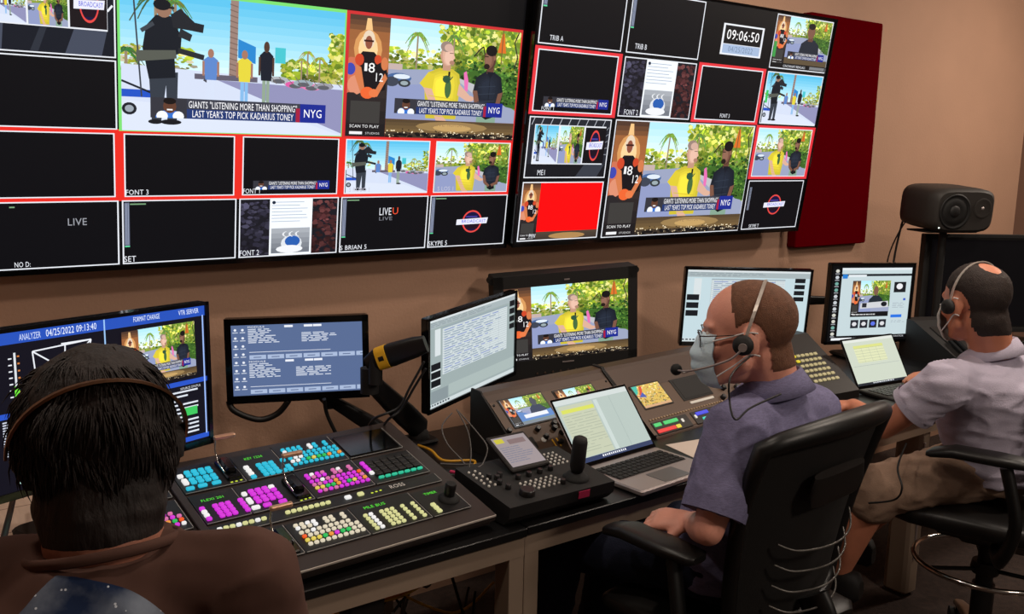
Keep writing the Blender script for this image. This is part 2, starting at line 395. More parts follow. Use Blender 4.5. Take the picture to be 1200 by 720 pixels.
def black_polo_man(q, x=.76, s=1.0):
    q.up(); B = (32, 38, 50); sk = (120, 82, 66)
    q.rect(x-.075*s, .84, x+.08*s, 1, (130, 160, 140)); q.poly([(x-.05*s, .84), (x+.05*s, .84), (x+.06*s, .94), (x, .97), (x-.045*s, .93)], (18, 20, 24))
    shade(q, [(x-.12*s, .68), (x-.10*s, .52), (x-.03*s, .45), (x+.04*s, .45), (x+.10*s, .50), (x+.125*s, .68), (x+.10*s, .86), (x-.08*s, .86)], B, k=.2)
    q.poly([(x-.12*s, .66), (x-.085*s, .66), (x-.06*s, .80), (x-.01*s, .87), (x-.03*s, .91), (x-.10*s, .82)], sk)
    q.poly([(x+.125*s, .66), (x+.085*s, .68), (x+.07*s, .80), (x-.0*s, .85), (x+.02*s, .90), (x+.10*s, .84)], sk)
    q.up(); q.rect(x-.02*s, .38, x+.035*s, .47, (100, 66, 52)); q.ell(x+.002*s, .31, .047*s, .12, (84, 56, 46)); q.ell(x-.008*s, .315, .040*s, .105, sk); q.ell(x-.014*s, .33, .028*s, .07, (140, 100, 82)); q.ell(x+.006*s, .225, .046*s, .058, (24, 20, 20)); q.ell(x-.024*s, .395, .024*s, .030, (38, 26, 22)); q.rect(x-.045*s, .285, x-.015*s, .295, (40, 28, 24))
    q.ell(x+.035*s, .30, .008*s, .025, (140, 96, 78))
    q.up(); q.poly([(x-.02*s, .45), (x+.045*s, .45), (x+.01*s, .52)], (22, 26, 36)); q.line((x+.01, .5), (x+.01, .84), .006, (20, 24, 32))
    for k in range(3): q.line((x-.08*s, .62+.08*k), (x+.06*s, .60+.08*k), .008, (48, 56, 70))
def pic_two(q, seed=3, people=True, n=1.0):
    q.up().rect(0, 0, 1, 1, (120, 150, 60)); q.grad(0, 0, .42, .42, (170, 225, 240), (240, 248, 240), 6)
    q.up(); foliage(q, .0, .28, .40, .52, YG, int(70*n), seed, .035, .05); foliage(q, .36, .0, 1, .5, YG, int(260*n), seed+1, .035, .06)
    q.up(); palm(q, .20, .13, .35, .11, seed+2); palm(q, .47, .12, .3, .10, seed+3, (95, 135, 60)); foliage(q, .5, .36, 1.0, .52, DG+YG[3:5], int(60*n), seed+4, .03, .04)
    q.up(); q.poly([(0, .5), (.36, .47), (.6, .50), (1.0, .86), (1, 1), (0, 1)], (150, 158, 185)); q.poly([(.0, .66), (.35, .62), (.4, 1), (0, 1)], (140, 150, 190)); q.poly([(.45, .5), (.62, .5), (.9, .8), (.75, .8)], (185, 185, 190))
    q.up(); q.poly([(.48, .46), (.7, .44), (1.0, .48), (1.0, .84), (.92, .82), (.66, .6), (.50, .53)], (62, 100, 38)); foliage(q, .55, .44, 1.0, .58, DG, int(60*n), seed+5, .025, .035); foliage(q, .8, .55, 1.0, .80, DG, int(80*n), seed+6, .02, .035)
    q.up(); q.ell(.08, .58, .09, .05, (70, 100, 150)); q.ell(.03, .62, .05, .05, (60, 66, 80)); q.ell(.10, .565, .06, .025, (215, 225, 235)); q.ell(.12, .63, .045, .04, (50, 55, 60)); q.ell(.12, .63, .028, .022, (150, 165, 170)); q.rect(.0, .44, .10, .50, (190, 170, 165))
    q.poly([(.56, .48), (.58, .46), (.60, .56), (.60, .68), (.575, .66)], (225, 110, 175))
    q.up(); q.poly([(.845, .03), (.86, .03), (.885, .24), (.815, .24)], (214, 110, 40)); q.line((.85, .0), (.85, .36), .012, (110, 80, 50))
    for a, b in (((.98, .0), (.95, .12)), ((.95, .12), (.985, .28)), ((.985, .28), (.96, .4)), ((.66, .24), (.70, .19)), ((.70, .19), (.72, .3)), ((.63, .30), (.67, .23))): q.line(a, b, .016, (45, 45, 35))
    if people: yellow_man(q); black_polo_man(q)
def mini_person(q, x, y0, y1, top, leg, sk=(160, 115, 95), w=.03):
    h = y1-y0; q.rect(x-w*.55, y0+h*.5, x-w*.05, y1, leg); q.rect(x+w*.05, y0+h*.5, x+w*.5, y1, leg)
    q.poly([(x-w, y0+h*.2), (x-w*.4, y0+h*.14), (x+w*.4, y0+h*.14), (x+w, y0+h*.2), (x+w*.75, y0+h*.55), (x-w*.75, y0+h*.55)], top)
    q.rect(x-w*1.15, y0+h*.22, x-w*.85, y0+h*.48, sk); q.rect(x+w*.85, y0+h*.22, x+w*1.15, y0+h*.48, sk); q.ell(x, y0+h*.08, w*.42, h*.08, sk)
def pic_wide(q, seed=11, lt=False, n=1.0):
    q.up().grad(0, 0, 1, .56, (84, 186, 228), (215, 242, 246), 10)
    q.up(); foliage(q, .0, .38, .30, .56, YG[:3]+[(235, 225, 190)], int(50*n), seed, .03, .03); foliage(q, .70, .42, 1.0, .60, YG, int(110*n), seed+1, .03, .04); foliage(q, .93, .18, 1.02, .5, YG, int(50*n), seed+2, .03, .05)
    for i, (u, v) in enumerate(((.82, .34), (.88, .38), (.79, .40))): palm(q, u, v, .2, .06, seed+i, (150, 160, 60), tw=.008)
    palm(q, .14, .02, .4, .13, seed+7, (70, 100, 60)); palm(q, .22, .06, .3, .09, seed+8, (100, 130, 60)); palm(q, .02, .42, .2, .09, seed+9, (60, 110, 60))
    q.up(); q.poly([(.49, .28), (.57, .33), (.57, .46), (.49, .42)], (40, 130, 200)); q.rect(.66, .32, .71, .44, (70, 190, 200))
    q.poly([(0, .52), (1, .58), (1, 1), (0, 1)], (205, 214, 234)); q.poly([(.4, .6), (1, .62), (1, .98), (.75, .82)], (140, 140, 178)); q.poly([(0, .78), (.7, .84), (1, 1), (0, 1)], (212, 220, 236))
    q.up(); q.poly([(.455, 0), (.49, 0), (.485, .58), (.45, .58)], (150, 125, 115))
    for k in range(14): q.line((.452, .03+.04*k), (.488, .045+.04*k), .008, (120, 98, 90))
    q.rect(.30, .56, .58, .60, (95, 90, 105)); q.line((.34, .60), (.36, .62), .02, (70, 70, 80))
    for u, v, c in ((.68, .57, (170, 175, 180)), (.76, .60, (215, 90, 160)), (.84, .61, (225, 120, 170)), (.80, .585, (150, 165, 175)), (.9, .60, (150, 150, 160))):
        q.ell(u, v, .05, .028, c); q.ell(u, v+.01, .03, .018, (90, 92, 100))
    for k in range(9): q.line((.64+.04*k, .54+.005*(k % 3)), (.67+.04*k, .60), .006, (110, 100, 95))
    q.ell(.03, .84, .03, .045, (30, 32, 40)); q.ell(.03, .84, .018, .026, (150, 160, 170)); q.rect(.0, .70, .13, .755, (35, 80, 190)); q.line((.0, .64), (.12, .72), .015, (30, 35, 45)); q.line((.05, .0), (.08, .75), .012, (60, 65, 75))
    q.up(); mini_person(q, .37, .37, .79, (90, 130, 195), (205, 215, 235), w=.032); mini_person(q, .52, .36, .80, (220, 205, 60), (130, 180, 225), w=.033); mini_person(q, .62, .28, .83, (26, 30, 42), (140, 160, 140), (80, 55, 45), w=.032)
    q.ell(.63, .82, .03, .015, (30, 30, 35))
    q.up(); K = (24, 28, 36); q.poly([(.11, .58), (.23, .56), (.225, .92), (.185, .92), (.18, .66), (.16, .92), (.12, .92)], (52, 58, 68))
    q.poly([(.10, .24), (.14, .16), (.20, .16), (.245, .30), (.24, .42), (.215, .44), (.22, .60), (.11, .62), (.085, .40)], K); q.poly([(.06, .42), (.22, .40), (.225, .46), (.06, .50)], (85, 88, 80))
    q.ell(.172, .12, .032, .055, (150, 112, 92)); q.ell(.165, .085, .036, .04, (20, 22, 28)); q.rect(.18, .095, .215, .108, (20, 22, 28))
    q.poly([(.20, .15), (.24, .10), (.30, .19), (.34, .20), (.335, .26), (.28, .25), (.21, .24)], (34, 36, 42)); q.poly([(.24, .24), (.29, .28), (.28, .33), (.23, .30)], (40, 42, 48)); q.line((.23, .40), (.34, .44), .04, (40, 42, 46)); q.line((.08, .28), (.13, .22), .03, (60, 66, 74))
    q.ell(.20, .93, .045, .02, (25, 25, 30)); q.ell(.135, .93, .03, .018, (25, 25, 30))
def side_strip(q):
    q.up().grad(0, 0, 1, .12, (70, 50, 42), (130, 84, 52), 3); q.grad(0, .12, 1, .45, (150, 95, 55), (170, 100, 60), 4); q.grad(0, .45, 1, 1, (60, 48, 46), (26, 24, 26), 5)
    q.up().poly([(.42, .02), (.52, .02), (.62, .24), (.34, .24)], (235, 190, 130)); q.ell(.47, .27, .35, .16, (210, 150, 90)); q.ell(.47, .27, .24, .12, (240, 205, 150))
    q.ell(.1, .5, .28, .16, (200, 110, 80)); q.ell(.06, .44, .12, .05, (60, 70, 170)); q.ell(.2, .57, .2, .08, (215, 140, 110))
    q.up(); K = (24, 20, 24); S = (205, 120, 75)
    q.poly([(.18, .36), (.34, .29), (.62, .29), (.80, .35), (.78, .48), (.70, .60), (.38, .60), (.32, .46)], K); q.ell(.27, .36, .11, .05, (200, 70, 40)); q.ell(.73, .35, .09, .04, (200, 70, 40))
    q.poly([(.66, .40), (.86, .36), (.97, .44), (.94, .60), (.72, .62)], K); q.ell(.90, .38, .09, .055, S)
    q.poly([(.20, .40), (.32, .42), (.44, .62), (.36, .66), (.18, .5)], S); q.poly([(.92, .46), (.99, .50), (.75, .66), (.64, .64)], S); q.ell(.5, .63, .17, .05, (230, 100, 50)); q.ell(.66, .63, .12, .035, (225, 120, 70))
    q.ell(.48, .19, .15, .075, (225, 205, 180)); q.up(); q.ell(.48, .215, .09, .055, (140, 80, 60)); q.rect(.36, .195, .60, .21, (60, 30, 25)); q.text('8', .50, .38, .66, .46, (240, 240, 240)); q.text('12', .70, .46, .88, .53, (240, 240, 240))
    q.rect(.40, .385, .47, .45, (235, 235, 235)); q.ell(.10, .75, .3, .12, (40, 36, 38)); q.rect(.10, .70, .84, .885, (60, 58, 56)); q.text('SCAN TO PLAY', .10, .90, .84, .925, (235, 235, 235)); q.text('STUDIOS', .5, .962, .86, .98, (200, 200, 200)); q.rect(.1, .958, .42, .982, (230, 230, 232))
def prog(p, lt=True, n=1.0, two=True, crowd=True):
    q = p.sub(.215, 0, 1, .84); (pic_two if two else pic_wide)(q, n=n)
    side_strip(p.sub(0, 0, .215, 1)); b = p.sub(.215, .84, 1, 1); b.up().grad(0, 0, 1, .7, (78, 62, 44), (120, 96, 60), 4); b.rect(0, .7, 1, 1, (60, 50, 40))
    b.ell(.5, .35, .28, .3, (150, 122, 78)); b.ell(.5, .4, .15, .2, (190, 155, 98)); g = random.Random(5); b.up()
    if crowd:
        for k in range(int(170*n)): b.ell(g.random(), g.uniform(.62, 1)-.1*abs(g.random()), .006, .04, g.choice([(220, 200, 160), (30, 26, 24), (250, 235, 200), (110, 90, 70)]), 4, 0, k % 30 == 0)
        for k in range(40): b.ell(g.random(), g.uniform(.75, 1), .02, .08, (22, 20, 20), 6, 0, k == 0)
    b.text('LIVE', .36, .12, .44, .32, (150, 120, 85)); b.text('FROM LAS VEGAS', .46, .12, .66, .32, (150, 120, 85))
    if lt: lower_third(p, .26, .66, .915, .79)
def logo(p, cu=.55, cv=.5, s=1.0):
    p.up().ell(cu, cv-.01, .135*s, .235*s, (22, 18, 60), 24); p.poly([(cu-.13*s, cv+.03), (cu+.13*s, cv+.03), (cu+.09*s, cv+.18*s), (cu-.09*s, cv+.18*s)], (30, 14, 30)); p.ring(cu, cv, .155*s, .27*s, .86, (222, 70, 66))
    p.up(); p.rect(cu-.10*s, cv-.13*s, cu+.08*s, cv-.10*s, (70, 60, 150)); p.poly([(cu-.24*s, cv-.055*s), (cu+.25*s, cv-.085*s), (cu+.235*s, cv+.055*s), (cu-.245*s, cv+.075*s)], (225, 226, 240)); p.up(); p.text('BROADCAST', cu-.16*s, cv-.045*s, cu+.22*s, cv+.03*s, (50, 55, 205))
def phone_tile(p):
    p.up().rect(0, 0, 1, 1, (26, 25, 32)); foliage(p, .0, .05, .28, 1, [(48, 46, 62), (36, 34, 46), (62, 60, 78)], 60, 4, .06, .09); foliage(p, .72, .05, 1, 1, [(80, 42, 44), (58, 30, 32), (100, 56, 56)], 60, 5, .06, .09)
    p.up().rect(.29, 0, .73, 1, (235, 240, 246)); p.up().scrawl(.31, .05, .68, .45, (150, 165, 185), 7, 3, .18, .05, .2, .0); p.ell(.33, .06, .018, .03, (30, 40, 60)); p.grad(.31, .52, .71, .97, (170, 175, 182), (105, 110, 120), 5)
    p.up().ell(.52, .8, .11, .15, (215, 220, 226)); p.ell(.53, .76, .08, .1, (40, 90, 170)); p.ell(.5, .9, .14, .07, (230, 232, 236)); p.text('(((', .42, .58, .6, .68, (225, 228, 232))
# ================================================================ the room
def struct(name, b, m): return tag(b.build(name, m), kind='structure')
X0, X1, Y0, Y1, ZC = -1.6, 6.9, -4.6, 0.0, 2.75
b = MB(); b.box(((X0+X1)/2, (Y0+Y1)/2, -.05), (X1-X0+.2, Y1-Y0+.2, .1)); struct('floor', b, M_floor)
b = MB(); b.box(((X0+X1)/2, (Y0+Y1)/2, ZC+.05), (X1-X0+.2, Y1-Y0+.2, .1)); struct('ceiling', b, M_ceil)
b = MB(); b.box(((X0+X1)/2, .05, ZC/2), (X1-X0+.2, .1, ZC)); struct('wall_back', b, M_wall)
b = MB(); b.box((X0-.05, (Y0+Y1)/2-.05, ZC/2), (.1, Y1-Y0, ZC)); struct('wall_left', b, M_wall)
b = MB(); b.box((X1+.05, (Y0+Y1)/2-.05, ZC/2), (.1, Y1-Y0, ZC)); struct('wall_right', b, M_wall)
b = MB(); b.box((6.26, -.03, ZC/2), (.5, .06, ZC)); b.box((6.02, -.035, ZC/2), (.03, .07, ZC)); struct('trim_1', b, mat('door_frame_brown', (120, 92, 78), .6))
b = MB()
b.rbox((0, 0, 0), (.58, .05, 1.09), .008, axis='y'); o = b.build('acoustic_panel', M_red, None, T(4.04, -.0265, 1.755))
tag(o, 'dark red fabric acoustic panel on the wall right of the screens', 'acoustic panel')
# ================================================================ video wall
def display(name, label, cat, M, W, H, painter, bez=(.008, .008, .008, .012), depth=.045, housing=M_gloss, group=None, back=(.5, .5, .03), mount=None):
    # bez: left, right, top, bottom around a picture of W x H; root is at the picture centre
    r = thing(name, label, cat, M, group); l, rr, t, bt = bez
    ow, oh = W+l+rr, H+t+bt; cx, cz = (rr-l)/2, (t-bt)/2
    b = MB(); b.rbox((cx, depth/2+.001, cz), (ow, depth, oh), .006, axis='y', edge=.002)
    if back: b.rbox((cx, depth+back[2]/2, cz-oh*.05), (ow*back[0], back[2]+.004, oh*back[1]), .02, axis='y')
    # raised rim around the picture
    for c, s in (((-W/2-l/2, -.002, cz), (l, .006, oh)), ((W/2+rr/2, -.002, cz), (rr, .006, oh)), ((cx, -.002, H/2+t/2), (ow, .006, t)), ((cx, -.002, -H/2-bt/2), (ow, .006, bt))):
        b.box(c, s)
    b.build('housing', housing, r)
    s = painter.build('screen', r)
    return r
K1 = (11, 11, 15)
def tile(p, c, r, n, w=1, h=1):
    return p.sub((c+.013)/n, (r+.016)/n, (c+w-.013)/n, (r+h-.016)/n, True)
def meter(q, h=.72):
    q.up().rect(.008, .02, .05, h, (92, 100, 122)); q.up(); [q.rect(.012+.013*k, .03, .016+.013*k, h-.02, (160, 168, 190)) for k in range(3)]; q.rect(.008, h, .05, h+.02, (90, 210, 150)); q.rect(.055, .035, .19, .055, (120, 160, 120))
WHT = (225, 228, 235)
P = Paint(1.646, .926); P.rect(0, 0, 1, 1, (9, 9, 11))
P.up().rect(0, .595, .81, .805, (226, 44, 34)); P.rect(.795, .60, .998, .805, (226, 40, 34)); P.rect(.595, .195, .998, .602, (200, 46, 48)); P.rect(0.2, .195, .597, .60, (120, 215, 110))
for c in range(5):
    for r in range(5):
        if (r in (1, 2) and c > 0) or r == 0: continue
        q = tile(P, c, r, 5)
        if c < 4 and r == 3 or c == 4 and r == 3: q.up(); e = .05; q = P.sub((c+.035)/5, (r+.035)/5, (c+.965)/5, (r+.965)/5, True)
        q.up().rect(0, 0, 1, 1, WHT); i = q.sub(.012, .018, .988, .982); i.up().rect(0, 0, 1, 1, K1)
        if (c, r) == (1, 3): i.up().text('FONT 3', .0, .90, .20, .985, WHT)
        if (c, r) == (2, 3): lower_third(i, .10, .76, .92, .92); i.up().text('FONT 1', .0, .90, .17, .985, WHT)
        if (c, r) == (3, 3): pic_wide(i, n=.6); i.up().text('S ROBO 1', .04, .89, .28, .975, (190, 190, 205))
        if (c, r) == (4, 3): pic_two(i, n=.6); i.up().text('S LOS 1', .04, .89, .25, .975, (190, 190, 205))
        if (c, r) == (1, 4): meter(i); i.up().text('SET', .0, .89, .10, .985, WHT)
        if (c, r) == (2, 4): phone_tile(i); i.up().text('FONT 2', .0, .89, .19, .985, WHT)
        if (c, r) == (3, 4): meter(i); i.up().text('LIVE', .43, .20, .57, .34, WHT); i.text('U', .585, .20, .65, .33, (235, 80, 50)); i.text('LIVE', .43, .37, .585, .44, (120, 122, 130)); i.text('S BRIAN 5', .0, .89, .30, .975, WHT)
        if (c, r) == (4, 4): meter(i); logo(i, .55, .52, .85); i.up().text('SKYPE 5', .0, .89, .24, .985, WHT)
        if (c, r) == (0, 4): i.up().text('LIVE', .60, .25, .75, .36, (150, 152, 160)); i.text('NO D:', .18, .90, .30, .98, WHT); i.rect(.16, .05, .2, .07, (120, 160, 120))
q = tile(P, 0, 1, 5); q.up().rect(0, 0, 1, 1, WHT); i = q.sub(.012, .018, .988, .982); i.up().rect(0, 0, 1, 1, (28, 30, 38)); i.up().poly([(.62, 1), (.70, .6), (.95, .6), (.9, 1)], (66, 72, 88)); i.poly([(0, .6), (.18, .6), (.16, 1), (0, 1)], (70, 76, 92)); i.poly([(.36, 1), (.45, .6), (.5, .6), (.42, 1)], (44, 48, 58))
i.line((.95, .35), (.99, .26), .03, WHT); j = i.sub(.05, .04, .95, .64); j.up().rect(0, 0, 1, 1, WHT); a = j.sub(.0, .02, .325, .97); pic_wide(a, n=.4); a = j.sub(.34, .02, .66, .97); pic_two(a, n=.4); a = j.sub(.675, .03, .99, .96); a.up().rect(0, 0, 1, 1, (26, 20, 24)); logo(a, .52, .40, 1.7)
q = P.sub(.204, .205, .594, .597, True); pic_wide(q, n=1.6); lower_third(q, .115, .75, .915, .90)
q = P.sub(.603, .205, .994, .597, True); prog(q)
t = display('wall_display', 'large wall display on the left, multiview with a wide camera operator picture', 'display', pose((1.165, -.159, 1.770), 0, -7.18), 1.646, .926, P, back=(.55, .6, .035), group=None)
b = MB(); b.box((0, .1, 0), (.5, .06, .35)); b.box((-.15, .085, 0), (.05, .05, .5)); b.box((.15, .085, 0), (.05, .05, .5)); b.build('wall_mount', M_matte, t)
P = Paint(1.646, .926); P.rect(0, 0, 1, 1, (9, 9, 11)); P.up()
for c, r in ((0, 1), (2, 1), (3, 2)): P.rect((c+.0)/4, (r+.0)/4, (c+1)/4, (r+1)/4, (222, 52, 60))
def cell(c, r, w=1, h=1, th=.03):
    q = P.sub((c+th)/4, (r+th)/4, (c+w-th)/4, (r+h-th)/4, True); q.up().rect(0, 0, 1, 1, WHT); i = q.sub(.012/w, .018/h, 1-.012/w, 1-.018/h); i.up().rect(0, 0, 1, 1, K1); return i
i = cell(0, 0); meter(i, .42); i.up().text('TRIB A', .12, .87, .28, .95, WHT)
i = cell(1, 0); meter(i, .58); i.up().text('TRIB B', .10, .85, .26, .94, WHT)
i = P.sub(.51, .01, .74, .24); i.up().rect(.24, .30, .90, .86, WHT); i.up().rect(.27, .33, .87, .66, (18, 18, 20)); i.rect(.27, .67, .87, .83, (160, 180, 210)); i.up().text('09:06:50', .31, .40, .83, .58, (250, 250, 250)); i.text('04/25/2022', .36, .70, .76, .80, (110, 130, 160))
i = cell(3, 0); q = i.sub(0, 0, 1, .93); q2 = q.sub(.215, 0, 1, .84); pic_two(q2, people=False, n=.6); side_strip(q.sub(0, 0, .215, 1)); b2 = q.sub(.215, .84, 1, 1); b2.up().rect(0, 0, 1, 1, (90, 76, 56))
q2.up(); q2.poly([(.28, 1), (.33, .62), (.45, .5), (.62, .5), (.74, .62), (.78, 1)], (32, 38, 50)); q2.rect(.47, .42, .58, .55, (100, 66, 52)); q2.ell(.52, .30, .09, .18, (120, 82, 66)); q2.ell(.52, .17, .085, .08, (24, 20, 20)); lower_third(i, .26, .66, .93, .80)
i.up().rect(0, .90, 1, 1, (18, 18, 20)); i.up().text('CINCINNATI BENGALS', .22, .93, .62, .975, WHT); i.rect(.0, .5, .05, .8, (60, 150, 70)); i.rect(.7, .92, .98, .98, (120, 122, 126))
i = cell(0, 1, th=.045); lower_third(i, .11, .76, .95, .93); i.up().text('FONT 1', .10, .93, .25, .99, WHT)
i = cell(1, 1); phone_tile(i); i.up().text('FONT 2', .07, .89, .26, .985, WHT)
i = cell(2, 1, th=.045); i.up().text('FONT 3', .40, .88, .56, .96, WHT)
i = cell(3, 1); pic_wide(i, n=.6); i.up().rect(0, .35, .04, .6, (60, 190, 90))
i = cell(0, 2); i.up().rect(0, 0, 1, 1, (36, 38, 46)); i.rect(0, .78, 1, 1, (22, 23, 28)); i.poly([(.62, 1), (.72, .78), (.98, .78), (.9, 1)], (54, 58, 68))
for k in range(9): i.line((.05+.11*k, .0), (.02+.11*k, .12), .012, (190, 194, 204))
for k in range(5): i.line((.94, .2+.1*k), (.99, .12+.12*k), .01, (150, 154, 164))
j = i.sub(.06, .11, .95, .78); j.up().rect(0, 0, 1, 1, WHT); a = j.sub(.01, .02, .325, .97); pic_wide(a, n=.4); a = j.sub(.34, .02, .67, .97); pic_two(a, n=.4); a = j.sub(.685, .03, .99, .96); a.up().rect(0, 0, 1, 1, (18, 16, 20)); logo(a, .5, .5, 1.6)
i.up().text('ME1', .13, .87, .22, .96, WHT)
i = cell(3, 2, th=.045); pic_two(i, n=.6)
i = cell(0, 3); i.up().rect(.2, 0, 1, .86, (252, 6, 10)); side_strip(i.sub(0, 0, .21, 1)); bb = i.sub(.21, .86, 1, 1); bb.up().grad(0, 0, 1, 1, (80, 66, 54), (60, 50, 44), 3); bb.ell(.5, .6, .3, .4, (170, 130, 80)); i.up().text('PVW', .13, .89, .21, .97, WHT)
i = cell(1, 2, 2, 2, th=.02); prog(i)
i = cell(3, 3); i.up(); [i.rect(.03+.013*k, .12, .036+.013*k, .60, (150, 158, 180)) for k in range(3)]; logo(i, .52, .5, .8); i.up().text('SKYPE T', .12, .91, .30, .985, WHT)
t = display('wall_display', 'large wall display on the right, multiview with clock and solid red tile', 'display', pose((2.833, -.190, 1.7725), .27, -7.97), 1.646, .926, P, back=(.55, .6, .035))
b = MB(); b.box((0, .11, 0), (.5, .06, .3)); b.box((-.15, .085, 0), (.05, .05, .5)); b.box((.15, .085, 0), (.05, .05, .5)); b.build('wall_mount', M_matte, t)
# ================================================================ monitors
MON = {}
def stand(root, w, d, h, z0=0, y=.08):   # foot and neck under a monitor, local to the picture centre
    b = MB(); b.rbox((0, y+.0, -h+.008+z0), (w, d, .016), .03); b.build('base', M_matte, root)
    b = MB(); b.rbox((0, y+.02, -h/2+z0), (.06, .03, h-.016), .01); b.build('neck', M_matte, root)
# left: test and measurement multiview
P = Paint(.555, .325); P.rect(0, 0, 1, 1, (16, 15, 26)); P.up().rect(0, 0, 1, .075, (38, 78, 178)); P.up().text('04/25/2022 09:13:40', .30, .015, .50, .06, (225, 235, 250)); P.text('FORMAT CHANGE', .66, .015, .78, .05, (225, 235, 250)); P.text('VTR SERVER', .87, .015, .97, .05, (225, 235, 250)); P.text('ANALYZER', .20, .02, .28, .06, (200, 215, 245))
P.rect(.53, .0, .536, .56, (150, 190, 235)); P.rect(.0, .50, .55, .535, (40, 80, 190)); P.rect(.56, .53, 1, .565, (40, 80, 190)); P.rect(.56, .955, 1, .99, (40, 80, 190)); P.rect(.985, .07, .992, .96, (150, 180, 240))
P.up()
for a_, b_ in (((.33, .14), (.56, .12)), ((.33, .14), (.345, .46)), ((.33, .14), (.45, .29)), ((.56, .12), (.45, .29)), ((.455, .13), (.45, .29)), ((.345, .46), (.44, .36)), ((.56, .12), (.55, .18)), ((.44, .12), (.56, .12))): P.line((a_[0]-.085, a_[1]), (b_[0]-.085, b_[1]), .009, (225, 228, 235))
for k in range(7): P.rect(.155+.0, .16+.04*k, .168, .168+.04*k, WHT); P.rect(.188, .15+.045*k, .196, .16+.045*k, (200, 120, 60))
P.rect(.175, .13, .183, .34, (210, 215, 220)); P.rect(.172, .34, .190, .46, (110, 225, 60)); P.text('CH 1', .15, .465, .18, .485, WHT); P.rect(.18, .47, .23, .485, (120, 210, 110))
P.scrawl(.12, .55, .50, .78, (200, 205, 220), 14, 8, .5, .02, .08); P.up(); [P.rect(.165, .755+.055*k, .215, .795+.055*k, (40, 225, 90) if k < 3 else (200, 245, 235)) for k in range(4)]
q = P.sub(.60, .105, .945, .50); prog(q, n=.5); P.up().scrawl(.66, .60, .945, .94, (215, 220, 230), 11, 9, .4, .1, .25, .004); P.rect(.86, .73, .94, .79, (60, 190, 90)); P.text('SOURCE STATUS', .86, .575, .96, .592, WHT)
t = display('monitor', 'wide monitor behind the dark-haired person, showing waveforms and status lists', 'monitor', pose((.462, -.717, 1.110), 19.2, .8, -.5), .555, .325, P, bez=(.01, .010, .008, .016), depth=.03)
stand(t, .20, .14, .344, y=.17)
# grey-blue router status monitor
P = Paint(.372, .208); P.rect(0, 0, 1, 1, (84, 102, 140)); P.up()
for b0 in (0, .49):
    P.up().scrawl(.125, b0+.06, .36, b0+.27, (205, 212, 225), 9, 12+int(b0*4), .5, .02, .08); P.scrawl(.53-.05*(b0 > 0), b0+.13, .80-.05*(b0 > 0), b0+.27, (205, 212, 225), 6, 14+int(b0*4), .5, .03, .09)
    P.rect(.13, b0+.385, .75, b0+.392, (215, 220, 232)); P.text('MODULE', .125, b0+.02, .25, b0+.045, WHT)
    for k in range(7): P.rect(.13+.137*k, b0+.43, min(.255+.137*k, 1), b0+.49, (160, 176, 205)); P.up().rect(.16+.137*k, b0+.455, min(.22+.137*k, 1), b0+.468, (90, 105, 140))
    for k in (.40, .55, .62): P.rect(k, b0+.02, k+.065, b0+.05, (225, 228, 236))
g = random.Random(2)
for k in range(8):
    for c in (.03, .085): P.ell(c, .07+.115*k, .011, .018, (222, 226, 235), 6); P.rect(c-.02, .10+.115*k, c+.02, .112+.115*k, (190, 198, 212))
t = MON['status'] = display('monitor', 'small grey-blue router status monitor on an arm above the switcher', 'monitor', pose((1.101, -.303, 1.034), -23.3, 1.1, .7), .372, .208, P, bez=(.019, .019, .019, .023), depth=.03, back=(.5, .5, .02))
b = MB(); b.box((0, .055, 0), (.1, .012, .1)); b.cyl((0, .05, 0), (0, .10, 0), .018); b.build('mount_plate', M_matte, t)
def sheet(P, bg=(176, 190, 192), seed=3, left=.14, right=.9):
    P.rect(0, 0, 1, 1, bg); P.up().rect(0, 0, 1, .03, (205, 212, 214)); P.rect(0, .03, 1, .10, (160, 172, 175)); P.scrawl(.02, .04, .7, .095, (120, 132, 140), 3, seed, .3); P.rect(left, .13, right, .66, (198, 208, 210)); P.rect(left, .12, right, .135, (140, 155, 165)); P.up()
    g = random.Random(seed)
    for k in range(19): P.rect(left+.005, .15+.027*k, right-.005, .153+.027*k, (140, 152, 160)); P.scrawl(left+.02, .156+.027*k, right-.04, .172+.027*k, (120, 140, 165) if k % 4 else (100, 120, 190), 1, seed*50+k, .5, .03, .12, .03)
    for k in range(7): P.rect(left+(right-left)*k/7, .13, left+(right-left)*k/7+.002, .66, (150, 160, 168))
    P.rect(.06, .12, .12, .42, (205, 213, 215)); P.rect(.0, .955, 1, 1, (196, 206, 208)); P.up(); P.scrawl(.0, .962, .35, .99, (50, 60, 70), 1, seed+9, .7, .012, .02, .012)
P = Paint(.462, .268); sheet(P, (150, 164, 164)); P.up()
for k in range(3): P.rect(.02, .50+.095*k, .12, .575+.095*k, (22, 24, 28)); P.rect(.02, .58+.095*k, .12, .59+.095*k, (220, 225, 228)); P.rect(.93, .08+.095*k, .995, .15+.095*k, (22, 24, 28))
P.rect(.93, .365, .995, .43, (22, 24, 28)); P.rect(.02, .81, .2, .95, (130, 142, 146)); P.rect(.21, .80, 1, .93, (162, 176, 174))
t = MON['turned'] = display('monitor', 'turned monitor with a pale grey rundown sheet, next to the arm with yellow tag', 'monitor', pose((1.604, -.480, 1.040), 21.2, -2.2, 3.4), .462, .268, P, bez=(.009, .009, .008, .014), depth=.022, back=(.35, .5, .02))
b = MB(); b.box((0, .05, -.02), (.11, .012, .11)); b.cyl((0, .05, -.02), (0, .085, -.02), .02); b.build('mount_plate', M_matte, t)
